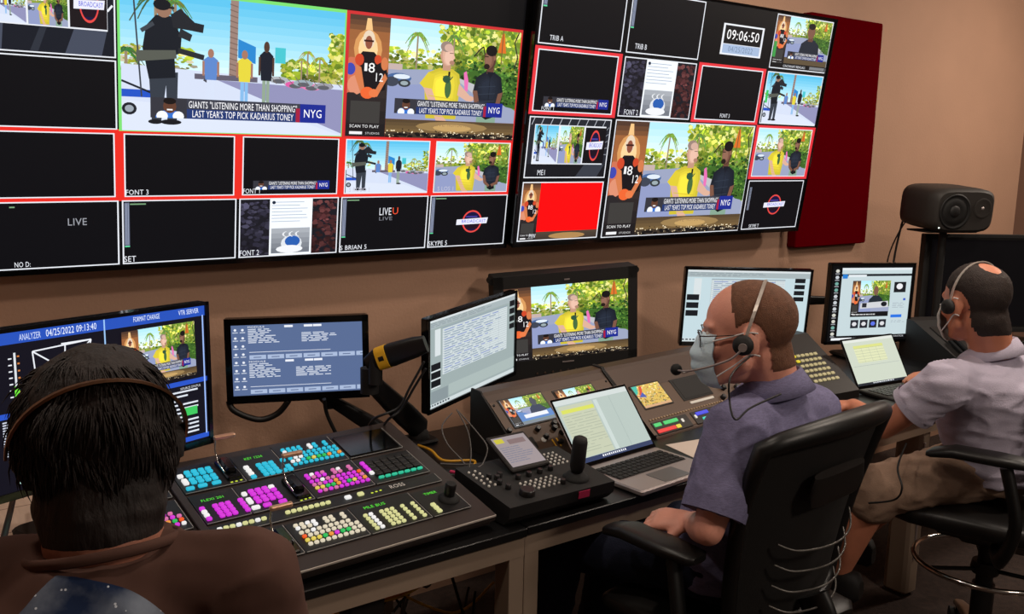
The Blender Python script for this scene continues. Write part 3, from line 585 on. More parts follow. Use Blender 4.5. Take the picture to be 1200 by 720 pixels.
# broadcast reference monitor
P = Paint(.476, .276); P.rect(0, 0, 1, 1, (10, 10, 12)); prog(P.sub(0, 0, 1, 1))
t = display('reference_monitor', 'thick black broadcast monitor behind the consoles, showing the two presenters', 'monitor', pose((2.183, -.235, 1.035), -21.7, -4, 4.0), .476, .276, P, bez=(.036, .036, .045, .072), depth=.075, housing=M_matte, back=(.7, .6, .03))
b = MB(); g = random.Random(3)
for k in range(9): b.cyl((-.12+.03*k, -.004, -.19), (-.12+.03*k, -.009, -.19), .004, n=8)
b.build('button_row', M_rack, t)
for z_, w_ in ((-.156, .045), (.156, .02)): b = MB(); b.box((0, -.0062, z_), (w_, .002, .0045)); b.build('badge', M_alu, t)
for sx in (-1, 1): b = MB(); b.cyl((sx*.275, .01, .165), (sx*.275, .05, .165), .012); b.build('corner_bumper', M_rubber, t)
stand(t, .34, .17, .268, y=.06)
# bright editor monitor behind the seated man
P = Paint(.506, .298); sheet(P, (186, 206, 212), 5, .20, .80); P.up()
for k in range(3): P.rect(.01, .34+.11*k, .11, .42+.11*k, (24, 26, 30))
for k in range(4): P.rect(.88, .10+.085*k, .965, .16+.085*k, (24, 26, 30))
t = MON['bright'] = display('monitor', 'bright monitor with a rundown spreadsheet directly behind the head of the man in glasses', 'monitor', pose((2.985, -.400, 1.042), -31.3, -5.2, -.7), .506, .298, P, bez=(.01, .01, .009, .018), depth=.022, back=(.35, .5, .02))
stand(t, .22, .16, .292, y=.06)
# right monitor with dark left strip
P = Paint(.45, .335); P.rect(0, 0, 1, 1, (10, 10, 12)); P.up().rect(.12, .03, .985, .93, (188, 204, 208)); P.up().rect(.12, .11, .985, .14, (30, 34, 40)); P.rect(.13, .115, .19, .17, (40, 120, 200)); P.rect(.20, .12, .42, .15, (215, 222, 226)); P.rect(.12, .03, .985, .06, (215, 222, 226))
g = random.Random(6)
for k in range(11): P.ell(.065, .07+.083*k, .024, .024, g.choice([(190, 195, 200), (110, 160, 150), (200, 200, 190)]), 6); P.rect(.04, .10+.083*k, .09, .113+.083*k, (150, 152, 158))
q = P.sub(.26, .20, .73, .68); q.up().rect(0, 0, 1, 1, (20, 20, 22)); q2 = q.sub(.2, .0, 1, .86); pic_two(q2, people=False, n=.5); side_strip(q.sub(0, 0, .2, .95)); q2.up(); q2.poly([(.25, .85), (.32, .6), (.44, .48), (.62, .48), (.75, .6), (.8, .85)], (34, 42, 50)); q2.ell(.52, .32, .08, .15, (120, 86, 70)); q2.poly([(.05, .72), (.95, .66), (.97, .86), (.04, .9)], (200, 202, 206)); q2.up().rect(.1, .72, .25, .86, (40, 40, 46)); q2.ell(.82, .76, .1, .08, (24, 26, 32)); q.up().scrawl(.05, .92, .9, .98, (200, 200, 200), 1, 5)
P.up().rect(.77, .22, .92, .36, (26, 28, 32)); P.ell(.84, .28, .04, .04, (225, 225, 228)); P.rect(.76, .66, .90, .70, (40, 110, 215)); P.rect(.90, .44, .93, .47, (60, 90, 190)); P.scrawl(.77, .50, .92, .58, (150, 160, 170), 4, 6, .3); P.scrawl(.77, .74, .95, .78, (150, 160, 170), 2, 7, .3)
for k in range(4): P.rect(.27+.115*k, .72, .365+.115*k, .83, (34, 36, 44)); P.up().ell(.317+.115*k, .775, .03, .03, ((210, 210, 214) if k != 2 else (90, 110, 220)), 6)
P.up().text('MONITOR', .80, .945, .95, .965, (200, 202, 206)); P.rect(.05, .955, .3, .985, (225, 228, 232)); P.scrawl(.31, .96, .45, .98, (170, 172, 176), 1, 3)
t = MON['web'] = display('monitor', 'monitor with a black icon strip and a news web page above the right laptop', 'monitor', pose((3.725, -.488, 1.008), -15.5, .2, -1.3), .45, .335, P, bez=(.01, .01, .012, .013), depth=.022, back=(.35, .5, .02))
stand(t, .2, .16, .252, y=.06)
# big switched-off display beside the loudspeaker
P = Paint(.76, .42); P.rect(0, 0, 1, 1, (5, 4, 5))
t = display('monitor', 'large black switched-off monitor behind the head of the man at the far right', 'monitor', pose((4.60, -.64, 1.055), -32, 0), .80, .44, P, bez=(.015, .015, .015, .02), depth=.04, housing=M_matte)
b = MB(); b.rbox((-.30, .03, -.255), (.05, .03, .10), .008); b.rbox((.30, .03, -.255), (.05, .03, .10), .008); b.rbox((0, .05, -.292), (.70, .10, .012), .02); b.build('stand', M_matte, t)
# ================================================================ loudspeaker on its pole
SPK = at(1108, 243, 4.35)
t = thing('loudspeaker', 'dark grey studio loudspeaker lying sideways on a pole by the right wall', 'loudspeaker', pose(SPK, -24, -4) @ Matrix.Scale(1.15, 4))
M_spk = mat('speaker_grey', (40, 36, 33), .6); W_, H_, D_ = .285, .175, .22
b = MB(); secs = []
for y, k, e in ((-.12, .86, .012), (-.108, .95, 0), (-.06, 1.0, 0), (.05, 1.0, 0), (.10, .95, 0), (.12, .82, 0)): secs.append(((0, y, 0), (W_/2*k, 0, 0), (0, 0, H_/2*(k if k < .9 else min(1, k+.03)))))
b.loft(secs, M_spk, 40, power=4.5); b.build('cabinet', M_spk, t)
b = MB(); b.lathe([(.068, -.001), (.070, .003), (.064, .004), (.060, .001), (.052, .0012), (.050, .003), (.03, .0012), (.022, .0012)], None, 32, (-.048, -.121, -.002), (0, -1, 0)); b.ball((-.048, -.1205, -.002), (.024, .008, .024)); b.build('woofer', mat('woofer_black', (9, 8, 8), .6), t)
b = MB(); b.lathe([(.040, .001), (.034, .003), (.016, -.004), (.010, -.006)], M_spk, 28, (.075, -.121, .012), (0, -1, 0)); b.ball((.075, -.118, .012), .008, M_alu, 10); b.build('tweeter', M_spk, t)
b = MB(); b.ball((-.108, -.119, -.066), .003, glow('power_led', (235, 245, 235), 2), 8); b.build('power_light', None, t)
b = MB(); b.rbox((0, 0, 0), (.26, .17, .008), .01); pz = SPK.z-.109
t = thing('speaker_pole', 'black pole with flat plate carrying the loudspeaker at the right', 'stand', pose((SPK.x, SPK.y, 0), -24))
b.build('top_plate', M_matte, t, T(-.01, 0, pz)); b = MB(); b.cyl((0, 0, .775), (0, 0, pz-.004), .017); b.build('pole', M_matte, t)
b = MB(); b.lathe([(.07, .757), (.07, .769), (.03, .775), (.024, .80)], n=32); b.build('base', M_matte, t)
for k, (a, c, d) in enumerate((((1068, 250), (1052, 275), (1040, 306)), ((1067, 235), (1057, 262), (1047, 308)))):
    cable('cable', [at(*a, 4.38), at(*c, 4.45), at(*d, 4.5), at(d[0]-4, d[1]+45, 4.52), at(d[0]-8, d[1]+90, 4.5)], .005 if k else .0035, M_cable, ['thin cable hanging from the loudspeaker, further left of the two', 'thicker cable hanging from the loudspeaker, nearer the pole'][k])
# ================================================================ desks
DT = .757
def desk(name, label, x0, x1, yf, yb, M, legs, mids=()):
    t = thing(name, label, 'desk', M); b = MB(); b.rbox(((x0+x1)/2, (yf+yb)/2-.006, DT-.011), (x1-x0, yb-yf+.012, .022), .004); b.build('desktop', M_black, t)
    b = MB(); z = DT-.022-.026
    b.box(((x0+x1)/2, yf+.014, z), (x1-x0-.001, .028, .052)); b.box(((x0+x1)/2, yb-.02, z), (x1-x0-.001, .03, .05)); b.build('rail', M_steel, t)
    for x in legs:
        b = MB(); b.rbox((x, yf+.03, (DT-.022)/2), (.044, .058, DT-.024), .002); b.build('leg', M_steel, t)
        b = MB(); b.rbox((x, yb-.03, (DT-.024)/2), (.044, .05, DT-.024), .002); b.build('leg', M_steel, t)
    for x in mids: b = MB(); b.rbox((x, yf+.12, .36), (.09, .06, .70), .006); b.build('pedestal', M_rackd, t)
    return t
desk('console_desk', 'black-topped steel-framed desk under the switcher at left', -.75, 1.305, -1.14, -.36, T(0, 0, 0), (-.6, 1.2825), (.93,))
desk('console_desk', 'black-topped steel-framed desk under the central laptop and consoles', 1.309, 3.19, -1.135, -.36, T(0, 0, 0), (1.332,))
t = desk('console_desk', 'desk at the far right, under the right-hand laptop and keyboard', 3.20, 4.9, -1.09, -.36, T(0, 0, 0), (4.8,))
b = MB(); b.rbox((3.23, -1.02, .36), (.085, .10, .70), .02); b.build('leg', M_steel, t); b = MB(); b.rbox((3.2205, -1.072, .38), (.012, .006, .46), .003); b.build('cable_channel', M_alu, t)
b = MB(); b.box((-.17, -.56, DT+.0035), (1.14, .84, .005))
for k in range(5): b.box((-.17, -.14-.16*(k+1)+.10, DT+.0062), (1.14, .0015, .0008), mat('plank_seam', (150, 120, 100), .7)) if k else b.box((-.17, -.16, DT+.0062), (1.14, .0015, .0008), M_wood)
b.mats = b.mats or [M_wood]; o = b.build('wood_board', M_wood); tag(o, 'pale wood-plank board lying on the desk below the left monitor', 'board')
# ================================================================ production switcher
A = Vector((.608, -1.14, .80)); ex = Vector((.627, .027, 0)).normalized(); ey = (Vector((.588, -.673, .910))-A); ey = (ey-ex*ey.dot(ex)).normalized(); ez = ex.cross(ey)
MSW = Matrix((ex, ey, ez)).transposed().to_4x4(); MSW.translation = A
SWT = thing('production_switcher', 'long black video switcher panel with blue, magenta and cream lit buttons', 'switcher', MSW)
b = MB()   # housing: wedge with thick brown-black margins
zf = -(.80-DT)*.97; zb = -(.91-DT)*.97
for x0, x1 in ((-.188, .628),):
    b.prism([(0-.004, -.003), (-.004, -.020), (.012, -.024), (.012, zf+.002), (.47, zb+.006+.0), (.484, zb+.03), (.484, -.003)], x0, x1, plane='yz')
b.build('housing', M_hous, SWT)
b = MB(); b.box((.220, -.0045, -.006), (.815, .003, .0045)); b.build('front_trim', mat('bright_trim', (225, 215, 205), .25, metal=.3), SWT)
def quad_line(b, x0, y0, x1, y1, w=.0014, z=.0012):
    dx, dy = x1-x0, y1-y0; L = math.hypot(dx, dy); nx, ny = -dy/L*w/2, dx/L*w/2
    b.add([(x0+nx, y0+ny, z), (x1+nx, y1+ny, z), (x1-nx, y1-ny, z), (x0-nx, y0-ny, z)], [(0, 1, 2, 3)])
BC = {'c': (40, 190, 220), 'w': (240, 240, 240), 'm': (215, 50, 220), 'p': (214, 110, 170), 'k': (24, 22, 22), 'g': (40, 190, 90), 't': (40, 190, 150), 'o': (235, 150, 60), 'r': (240, 90, 30), 'y': (225, 205, 90), 'e': (214, 214, 150), 'i': (222, 212, 188)}
BM = {k: (glow('lit_button_'+k, v, .82) if k != 'k' else mat('dark_button', v, .5)) for k, v in BC.items()}
_bm = {}
def btn_mesh(k, w, d):
    if (k, w, d) not in _bm: q = MB(); q.rbox((0, 0, .0025), (w, d, .006), .0024, edge=.0012); _bm[(k, w, d)] = q.mesh('button', BM[k])
    return _bm[(k, w, d)]
mods = []; stuffb = MB(); nbut = 0
def module(x0, y0, x1, y1, buttons, indiv=True, name='control_panel', lines=True, label=None):
    global nbut
    p = MB(); p.rbox(((x0+x1)/2, (y0+y1)/2, 0), (x1-x0-.001, y1-y0-.001, .002), .002); o = p.build(name, M_panel, SWT)
    if label: o['label'] = label
    if lines:
        l = MB(); quad_line(l, x1-.002, y0+.003, x1-.002, y1-.003); quad_line(l, x0+.003, y0+.002, x1-.003, y0+.002); l.build('outline', M_line, o)
    for (k, x, y, w, d) in buttons:
        w, d = (round(w-.0016, 5), round(d-.0014, 5)) if k != 'k' else (w, d)
        if indiv and nbut < 100: put('button', btn_mesh(k, w, d), o, T(x, y, .001)); nbut += 1
        else: stuffb.rbox((x, y, .0035), (w, d, .006), .0024, m=BM[k], edge=.0012)
    return o
BW, BD = .0112, .0098
def crosspoint(x0, y0, rows):
    # rows bottom to top; each a string of ten, '.' = none
    out = []; ys = [.022, .0365, .051, .0655, .0825, .094]
    for r, s in zip(ys, rows):
        for k, ch in enumerate(s):
            if ch != '.': out.append((ch, x0+.021+.0141*k, y0+r, BW, BD))
    return out
def grid(x0, y0, px, py, rows, w=BW, d=BD):
    return [(ch, x0+px*k, y0+py*r, w, d) for r, s in enumerate(rows) for k, ch in enumerate(s) if ch != '.']
module(.158, .041, .316, .151, crosspoint(.158, .041, ['iiiiiiiiii', 'yyygomggii'[:10], 'riiiiiiiii', 'iiwiiiiii.', 'wiiw.ii.i.', 'iiww.ii.i.']))
module(.316, .041, .480, .157, grid(.337, .055, .014, .0132, ['ew.eee.e.e'.replace('.', '.')]*5)+[])
module(.480, .041, .590, .150, grid(.505, .056, .014, .0135, ['e', 'e', 'e'], .0135, .0125), label='module with black joystick')
module(.0, .166, .590, .206, [('e' if k % 3 else 'w', .030+.0142*k, .187, .0125, .0105) for k in range(8)]+[('e', .186+.0142*k, .188, .0125, .0105) for k in range(8)]+[('w', .337, .189, .017, .013), ('e', .371, .190, .017, .013)], label='narrow strip with cream buttons')
module(.027, .041, .158, .155, grid(.04, .06, .0135, .013, ['ee', 'ee', 'ye', 'ey'])+[('w', .04, .112, .012, .022), ('y', .054, .12, .012, .012)])
module(.013, .216, .117, .333, grid(.025, .232, .0145, .0137, ['m.mmm.m', 'w.mmm.m', 'w.mmm.m', 'm.mmm.m'], .013, .0125), False)
module(.117, .216, .270, .333, [('w', .131, .233, .02, .013), ('m', .158, .233, .02, .013), ('m', .195, .233, .02, .013), ('w', .129, .262, .013, .024), ('w', .129, .292, .013, .014)]+grid(.147, .253, .0165, .0135, ['mmmm', 'mmmm'], .0145, .0125)+grid(.147, .284, .0165, .0135, ['mmmm', 'mmmw'], .0145, .0125), False)
module(.270, .214, .428, .340, crosspoint(.270, .216, ['mpmpmmmmmm', 'yyggomgymo', 'ppmmommmmp', 'mmwppmmmmr', 'mpmm.pp.p.', 'mwmp.pw.p.']), False)
module(.428, .214, .586, .330, grid(.455, .236, .0185, .012, ['ttttttt'], .016, .0085)+grid(.458, .254, .0215, .0168, ['kkkkkk']*4, .0195, .0145)+grid(.4425, .262, .014, .0155, ['w', 'm', 'm', 'm'], .0125, .0135), False, label='keypad module of black keys')
module(.013, .343, .160, .455, [('c', .031, .359, .020, .012), ('c', .060, .361, .022, .012), ('c', .092, .361, .022, .012), ('w', .030, .388, .014, .024), ('w', .028, .414, .014, .014)]+grid(.047, .380, .0165, .0132, ['cccc', 'cccc'], .0145, .0122)+grid(.047, .412, .0165, .0132, ['cccc', 'cccc'], .0145, .0122), False)
module(.160, .343, .270, .457, grid(.178, .352, .0155, .0145, ['c.ccccc', 'w.ccc.c', 'w.ccc..', 'w.ccc.c'], .014, .013), False)
module(.270, .343, .428, .468, crosspoint(.270, .345, ['cccccccccc', 'wwcgyggoco', 'cwwccccccc', 'ccwccccccc', 'wccc.wc.c.', 'cccc.wc.c.']), False)
o = module(.428, .343, .586, .458, [], False, label='switched-off display module'); b = MB(); b.rbox((.505, .400, .0025), (.145, .100, .003), .003); b.build('display', M_gloss, o)
for k in range(2):   # left wing, mostly behind the operator
    y0 = .216+.127*k; kk = 'mpmm' if k == 0 else 'cccc'
    module(-.175, y0, -.012, y0+.118, crosspoint(-.175, y0, [(kk+kk+'mw')[:10], ('yggomggogr' if k == 0 else 'ccccccgccc'), ('ppmmommpmp' if k == 0 else 'ccccccccwc'), ('mmwppmmmp.' if k == 0 else 'ccccccwcc.')]), False)
module(-.175, .041, -.012, .206, grid(-.165, .07, .0165, .016, ['eeee.eeee']*5), False)
b = MB(); b.rbox((0.0005, .26, .003), (.018, .42, .007), .003); b.build('divider', M_hous, SWT)
o = stuffb.build('button', None, SWT); o['kind'] = 'stuff'
def text_mesh(txt, x0, y0, x1, y1, z, m, name, parent):
    b = MB()
    for t3 in glyphs(txt): b.add([(x0+(x1-x0)*p[0], y1-(y1-y0)*p[1], z) for p in t3], [(0, 1, 2)])
    return b.build(name, m, parent)
text_mesh('ROSS', .452, .184, .492, .198, .0016, mat('white_lettering', (225, 222, 218), .5), 'lettering', SWT)
GRN = glow('green_readout', (90, 230, 60), .9)
for q, (x0, y0, x1, y1, s) in enumerate(((.190, .430, .235, .440, 'KEY 1234'), (.035, .300, .085, .309, 'FLEXI 201'), (.350, .132, .405, .142, 'MLE BUS'), (.510, .126, .545, .135, 'TIMER'))): text_mesh(s, x0, y0, x1, y1, .0016, GRN, 'readout', SWT)
b = MB(); YL = glow('yellow_led', (200, 220, 60), .9)
for x, y in ((.125, .352), (.136, .352), (.148, .353), (.236, .222), (.247, .223), (.258, .224), (.400, .186), (.412, .187), (.424, .188), (.118, .052), (.131, .052), (.144, .053)): b.rbox((x, y, .0015), (.006, .004, .001), .001)
b.build('indicator', YL, SWT)
def lever(x, y, lean):
    b = MB(); b.rbox((x, y-.022, .004), (.036, .085, .008), .004); b.rbox((x, y-.015, .012), (.026, .06, .014), .008, edge=.005); b.build('fader_base', M_gloss, SWT)
    b = MB(); top = Vector((x-.006, y+lean, .072)); b.tube([(x-.018, y-.045, .012), (x-.022, y-.01, .022), (x-.024, y+lean*.6, .048), top+Vector((-.016, 0, 0))], .0022, 8); o = b.build('fader_arm', M_chrome, SWT)
    b = MB(); b.rbox(top+Vector((.006, 0, .002)), (.052, .011, .010), .004, m=mat('brushed_handle', (205, 160, 130), .3, metal=.6)); b.build('handle', None, o)
lever(.137, .425, .012); lever(.246, .294, .012); lever(.132, .112, .008)
b = MB(); b.lathe([(.026, 0), (.026, .003), (.020, .008), (.012, .012)], n=28, c=(.556, .092, .001)); b.build('joystick_base', M_rubber, SWT)
b = MB(); b.lathe([(.0125, .010), (.0135, .014), (.0135, .040), (.0115, .043)], n=28, c=(.556, .092, .001)); b.build('joystick', M_black, SWT)
# ================================================================ camera control panel with joystick
C0 = Vector((1.262, -1.137, .812)); MC = pose(C0, 0) @ Matrix.Rotation(R_(7), 4, 'X')
CT = thing('camera_control_panel', 'black camera control panel with joystick and white keys left of the central laptop', 'control panel', MC)
b = MB(); b.prism([(0, 0), (0, -.030), (.02, -.054), (.20, -.080), (.24, -.04), (.24, 0)], 0, .335, plane='yz'); b.build('housing', M_matte, CT)
kb = MB(); kb.lathe([(.0034, 0), (.0034, .003), (.0026, .004)], n=10); wk = kb.mesh('key', M_knobw); kb = MB(); kb.lathe([(.0075, 0), (.007, .012), (.0055, .013)], n=16); dk = kb.mesh('knob', M_black)
g = random.Random(4)
for r in range(6):
    for c in range(2): put('key', wk, CT, T(.015+.019*c+.003*(r % 2), .20-.017*r, 0))
for r in range(4):
    for c in range(7): put('key', wk, CT, T(.098+.0165*c+.004*r, .092-.013*r, 0))
for r in range(5):
    for c in range(4): put('key', wk, CT, T(.248+.015*c, .205-.0155*r, 0))
for x, y in ((.045, .155), (.06, .14), (.075, .15), (.05, .115), (.11, .118), (.146, .12), (.183, .122), (.22, .124), (.055, .085), (.20, .048)): put('knob', dk, CT, T(x, y, 0))
b = MB(); b.lathe([(.020, 0), (.020, .014), (.017, .016)], n=24, c=(.080, .040, 0)); b.build('jog_wheel', M_black, CT)
b = MB(); b.rbox((0, 0, 0), (.125, .135, .012), .006); o = b.build('screen_bezel', M_rackd, CT, T(.17, .205, .028) @ Matrix.Rotation(R_(18), 4, 'X'))
P = Paint(.108, .112); P.rect(0, 0, 1, 1, (150, 138, 140)); P.up().rect(.05, .05, .3, .2, (190, 180, 60)); P.rect(.4, .12, .9, .28, (125, 105, 105)); P.scrawl(.05, .35, .9, .9, (120, 120, 135), 8, 3, .4, .05, .2); P.build('screen', o, Matrix.Translation((0, 0, .007)) @ Matrix.Rotation(R_(-90), 4, 'X'))
b = MB(); b.lathe([(.034, 0), (.034, .004), (.028, .008), (.022, .016), (.016, .018)], n=28, c=(.252, .058, 0)); b.build('joystick_boot', M_rubber, CT)
b = MB(); b.lathe([(.008, .012), (.016, .022), (.0195, .034), (.0195, .100), (.017, .111), (.010, .115)], n=28, c=(.252, .058, 0)); b.build('joystick', M_matte, CT)
b = MB(); b.box((.232, -.0012, -.014), (.036, .0015, .019)); b.build('tape_label', M_pink, CT)
# ================================================================ laptops
def laptop(label, hinge, yaw, W, dep, H, tilt, P, body=M_alu, keys=True, key_m=M_matte):
    # hinge = centre of the hinge line, keyboard towards -y
    t = thing('laptop', label, 'laptop', pose(hinge, yaw)); b = MB(); b.rbox((0, -dep/2, -.008), (W, dep, .016), .008); b.rbox((0, -.035, .0005), (W*.9, .004, .003), .001); o = b.build('base', body, t)
    b = MB(); b.rbox((0, -dep*.80, .0006), (W*.34, dep*.32, .0012), .003); b.build('trackpad', mat('trackpad_grey', (120, 116, 118), .3, metal=.5), t)
    b = MB(); b.rbox((0, -dep*.36, .0004), (W*.88, dep*.44, .0010), .003); b.build('keyboard_tray', mat('keyboard_tray_grey', (70, 66, 66), .5, metal=.4), t)
    if keys:
        kb = MB(); kb.rbox((0, 0, .0015), (W*.052, dep*.068, .003), .002, edge=.0008); km = kb.mesh('key', key_m)
        for r in range(5):
            for c in range(14):
                if r == 4 and 4 <= c <= 8: continue
                put('key', km, t, T(-W*.405+W*.0623*c, -dep*.18-dep*.088*r, .0008))
        kb = MB(); kb.rbox((0, 0, .0015), (W*.30, dep*.068, .003), .002, edge=.0008); put('space_key', kb.mesh('space_key', key_m), t, T(-.03*W, -dep*.18-dep*.088*4, .0008))
    L = Matrix.Rotation(R_(-tilt), 4, 'X'); b = MB(); b.rbox((0, .003, H/2+.004), (W, .006, H+.012), .006, axis='y'); o = b.build('lid', body, t, L)
    b = MB(); b.box((0, -.0008, H/2+.004), (W-.002, .0012, H+.008)); b.build('bezel', M_gloss, o); P.build('screen', o, T(0, -.0016, H/2+.006)); return t
P = Paint(.306, .196); P.rect(0, 0, 1, 1, (172, 186, 180)); P.up().rect(0, 0, 1, .08, (198, 206, 204)); P.rect(.0, .93, 1, 1, (40, 54, 90)); P.rect(.03, .1, .48, .92, (186, 192, 168)); P.rect(.5, .1, .55, .92, (192, 204, 200)); P.rect(.72, .1, .725, .92, (150, 165, 162)); P.up().rect(.05, .16, .48, .22, (205, 210, 90)); P.scrawl(.05, .26, .48, .88, (162, 170, 150), 14, 5, .22, .05, .3, .03); P.scrawl(.3, .945, .7, .985, WHT, 1, 3, .8, .012, .02, .012)
laptop('silver laptop open at the centre, pale document on screen, beside the joystick panel', (1.815, -.925, .7745), 4.5, .32, .225, .206, 39, P)
P = Paint(.290, .184); P.rect(0, 0, 1, 1, (196, 204, 188)); P.up().rect(0, 0, 1, .06, (214, 218, 210)); P.rect(.16, .14, .75, .52, (212, 216, 176)); P.rect(.16, .14, .75, .2, (208, 212, 130)); P.up(); [P.rect(.16, .2+.06*k, .75, .205+.06*k, (150, 160, 140)) for k in range(6)]; [P.rect(.3+.15*k, .2, .304+.15*k, .52, (160, 168, 150)) for k in range(3)]; P.rect(.04, .58, .96, .59, (170, 178, 170)); P.rect(0, .95, 1, 1, (30, 34, 44)); P.up().scrawl(.3, .96, .8, .985, WHT, 1, 4, .8, .02, .04)
laptop('dark laptop open in front of the far-right man, pale table on screen', (3.277, -.857, .7755), -6, .306, .21, .192, 30.5, P, body=M_rackd, key_m=M_black)
# ================================================================ sloped consoles behind the laptop
O3 = CAM+(Vector((1.585, -.80, .765))-Vector((-.0675, .772, .632))*.055-CAM)*.985
SL = Matrix.Rotation(R_(5), 4, 'Z'); SLM = Matrix.Translation(O3) @ SL @ Matrix.Rotation(R_(90-50.8), 4, 'X')   # slope plane: x right, y up the slope
def console(name, label, u0, u1, header):
    M = Matrix.Translation(O3) @ SL; t = thing(name, label, 'console', M); b = MB(); s, c = math.sin(R_(50.8)), math.cos(R_(50.8)); L = .300
    zt = DT-O3.z
    b.prism([(.002, zt+.001), (0.002, .004), (s*L, c*L), (s*L+.006, c*L+.010), (s*L+.045, c*L+.013), (s*L+.048, c*L), (s*L+.048, zt+.001)], u0+.004, u1-.004, plane='yz'); b.build('housing', M_rack, t)
    for ux in (u0+.002, u1-.002): b = MB(); b.prism([(-.002, zt+.001), (-.002, .006), (s*L-.001, c*L+.006), (s*L+.005, c*L+.015), (s*L+.047, c*L+.017), (s*L+.05, c*L), (s*L+.05, zt+.001)], ux-.003, ux+.003, plane='yz'); b.build('side_panel', M_matte, t)
    F = Matrix.Rotation(R_(90-50.8), 4, 'X'); b = MB()
    b.rbox(((u0+u1)/2, (L+.02-header)/2, .0015), (u1-u0-.018, L-header-.035, .003), .004); p = b.build('face_panel', mat('console_face', (88, 68, 54), .5, metal=.15), t, F)  # face colour holds the same brown light on black metal
    b = MB()
    for x in (u0+.02, u1-.02):
        for y in (.025, L-header-.02): b.lathe([(.004, .003), (.0035, .006)], n=10, c=(x, y, 0))
    b.build('screws', M_matte, p)
    return t, p
t1, f1 = console('sloped_console', 'left brown-lit sloped console with a small picture screen lit at its top left', -.025, .495, .02)
t2, f2 = console('sloped_console', 'right brown-lit sloped console with small orange picture screen and coloured button strips', .498, 1.10, .085)
def small_screen(P, p, u, v, W, H):
    b = MB(); b.rbox((u, v, .003), (W+.012, H+.012, .004), .003); o = b.build('screen_frame', M_rackd, p); P.build('screen', o, Matrix.Translation((u, v, .0052)) @ Matrix.Rotation(R_(-90), 4, 'X'))
P = Paint(.166, .096); P.rect(0, 0, 1, 1, (120, 130, 140)); q = P.sub(.2, 0, 1, .9); pic_two(q, people=False, n=.3); q.up(); q.poly([(.35, .9), (.42, .55), (.55, .42), (.75, .45), (.88, .7), (.9, .9)], (50, 60, 84)); q.ell(.62, .30, .09, .18, (70, 74, 84)); q.poly([(0, .55), (.4, .8), (1, .7), (1, 1), (0, 1)], (90, 130, 190)); q.up().rect(.15, .75, .85, .9, (225, 228, 235)); side_strip(P.sub(0, 0, .2, 1)); small_screen(P, f1, .103, .222, .166, .096)
P = Paint(.166, .096); prog(P, n=.3, crowd=False); small_screen(P, f1, .320, .214, .166, .096)
P = Paint(.135, .088); P.rect(0, 0, 1, 1, (214, 180, 90)); foliage(P.up(), 0, 0, 1, 1, [(225, 195, 90), (235, 210, 130), (190, 140, 60), (120, 130, 60), (200, 110, 60), (235, 225, 190)], 120, 9, .06, .06); P.up().poly([(0, 0), (.2, 0), (.1, .3), (0, .4)], (70, 180, 160)); P.poly([(.25, .05), (.35, .05), (.2, .45), (.08, .5)], (210, 80, 50)); P.poly([(.05, .5), (.3, .55), (.25, .3)], (70, 90, 170)); P.rect(0, .9, 1, 1, (205, 160, 120)); small_screen(P, f2, .625, .172-.0, .135, .088)
b = MB(); b.rbox((.830, .165, .003), (.165, .092, .004), .003); b.rbox((.835, .165, .005), (.150, .078, .002), .002); b.build('dark_screen', M_matte, f2); b = MB(); b.rbox((.835, .107, .004), (.13, .010, .003), .002); b.build('label_strip', M_knobw, f2); b = MB(); b.box((.86, .2295, .004), (.03, .006, .002)); b.build('label_tag', M_knobw, f2)
b = MB(); b.rbox((.03, .112, .004), (.055, .04, .003), .006); b.build('slot', M_matte, f1)
for u, v in ((-.012, .165), (.090, .150), (.100, .118), (.150, .14), (.168, .12), (.160, .155), (.185, .15), (.19, .11), (.14, .09)):
    b = MB(); b.lathe([(.0085, 0), (.008, .012), (.0065, .013)], n=16, c=(u, v, .003)); b.build('knob', M_black, f1)
b = MB(); b.rbox((.200, .137, .004), (.028, .02, .004), .002); b.build('lit_button', glow('lime_light', (190, 225, 40), .9), f1)
b = MB(); b.lathe([(.0085, 0), (.0085, .003), (.0055, .0035)], n=20, c=(.09, .112, .003)); b.build('ring_key', M_knobw, f1)
b = MB(); b.rbox((.118, .092, .005), (.005, .03, .003), .002); b.rbox((.136, .092, .005), (.005, .03, .003), .002); b.build('slider', M_tag, f1)
def strip(u0, v0, items, lab):
    b = MB(); b.rbox((u0+.085, v0+.026, .004), (.178, .05, .004), .003); o = b.build('button_strip', M_rackd, f2); o['label'] = lab
    for x, y, w, c in items: b = MB(); b.rbox((u0+x, v0+y, .0065), (w, .013, .004), .002); b.build('lit_button', glow('strip_'+c, {'green': (70, 200, 110), 'red': (225, 50, 50), 'yellow': (225, 205, 60), 'blue': (50, 60, 220), 'teal': (60, 210, 190), 'white': (220, 215, 205)}[c], .85), o)
strip(.535, .022, [(.02, .038, .035, 'green'), (.085, .038, .07, 'green'), (.045, .014, .09, 'red'), (.105, .014, .022, 'yellow'), (.14, .03, .01, 'white')], 'strip with green and red buttons')
strip(.735, .022, [(.05, .038, .065, 'blue'), (.125, .038, .03, 'white'), (.06, .014, .05, 'teal'), (.125, .016, .026, 'teal'), (.01, .03, .01, 'white')], 'strip with blue and teal buttons')
kb = MB(); kb.rbox((0, 0, .001), (.0085, .006, .004), .0015); km = kb.mesh('small_key', mat('key_tan', (150, 125, 95), .5))
for r, v in enumerate((.083, .012)):
    for k in range(28): put('small_key', km, f2, T(.54+.0142*k, v, .003))
for u, v in ((.97, .20), (1.01, .165), (.975, .13), (1.03, .22), (1.045, .12), (.94, .095)):
    b = MB(); b.lathe([(.010, 0), (.009, .013), (.007, .014)], n=16, c=(u, v, .003)); b.build('knob', M_black, f2)
b = MB(); b.tube(spline([(.96, .22, .006), (.945, .19, .02), (.965, .15, .02), (.99, .125, .006)]), .003); b.build('handle', M_black, f2)
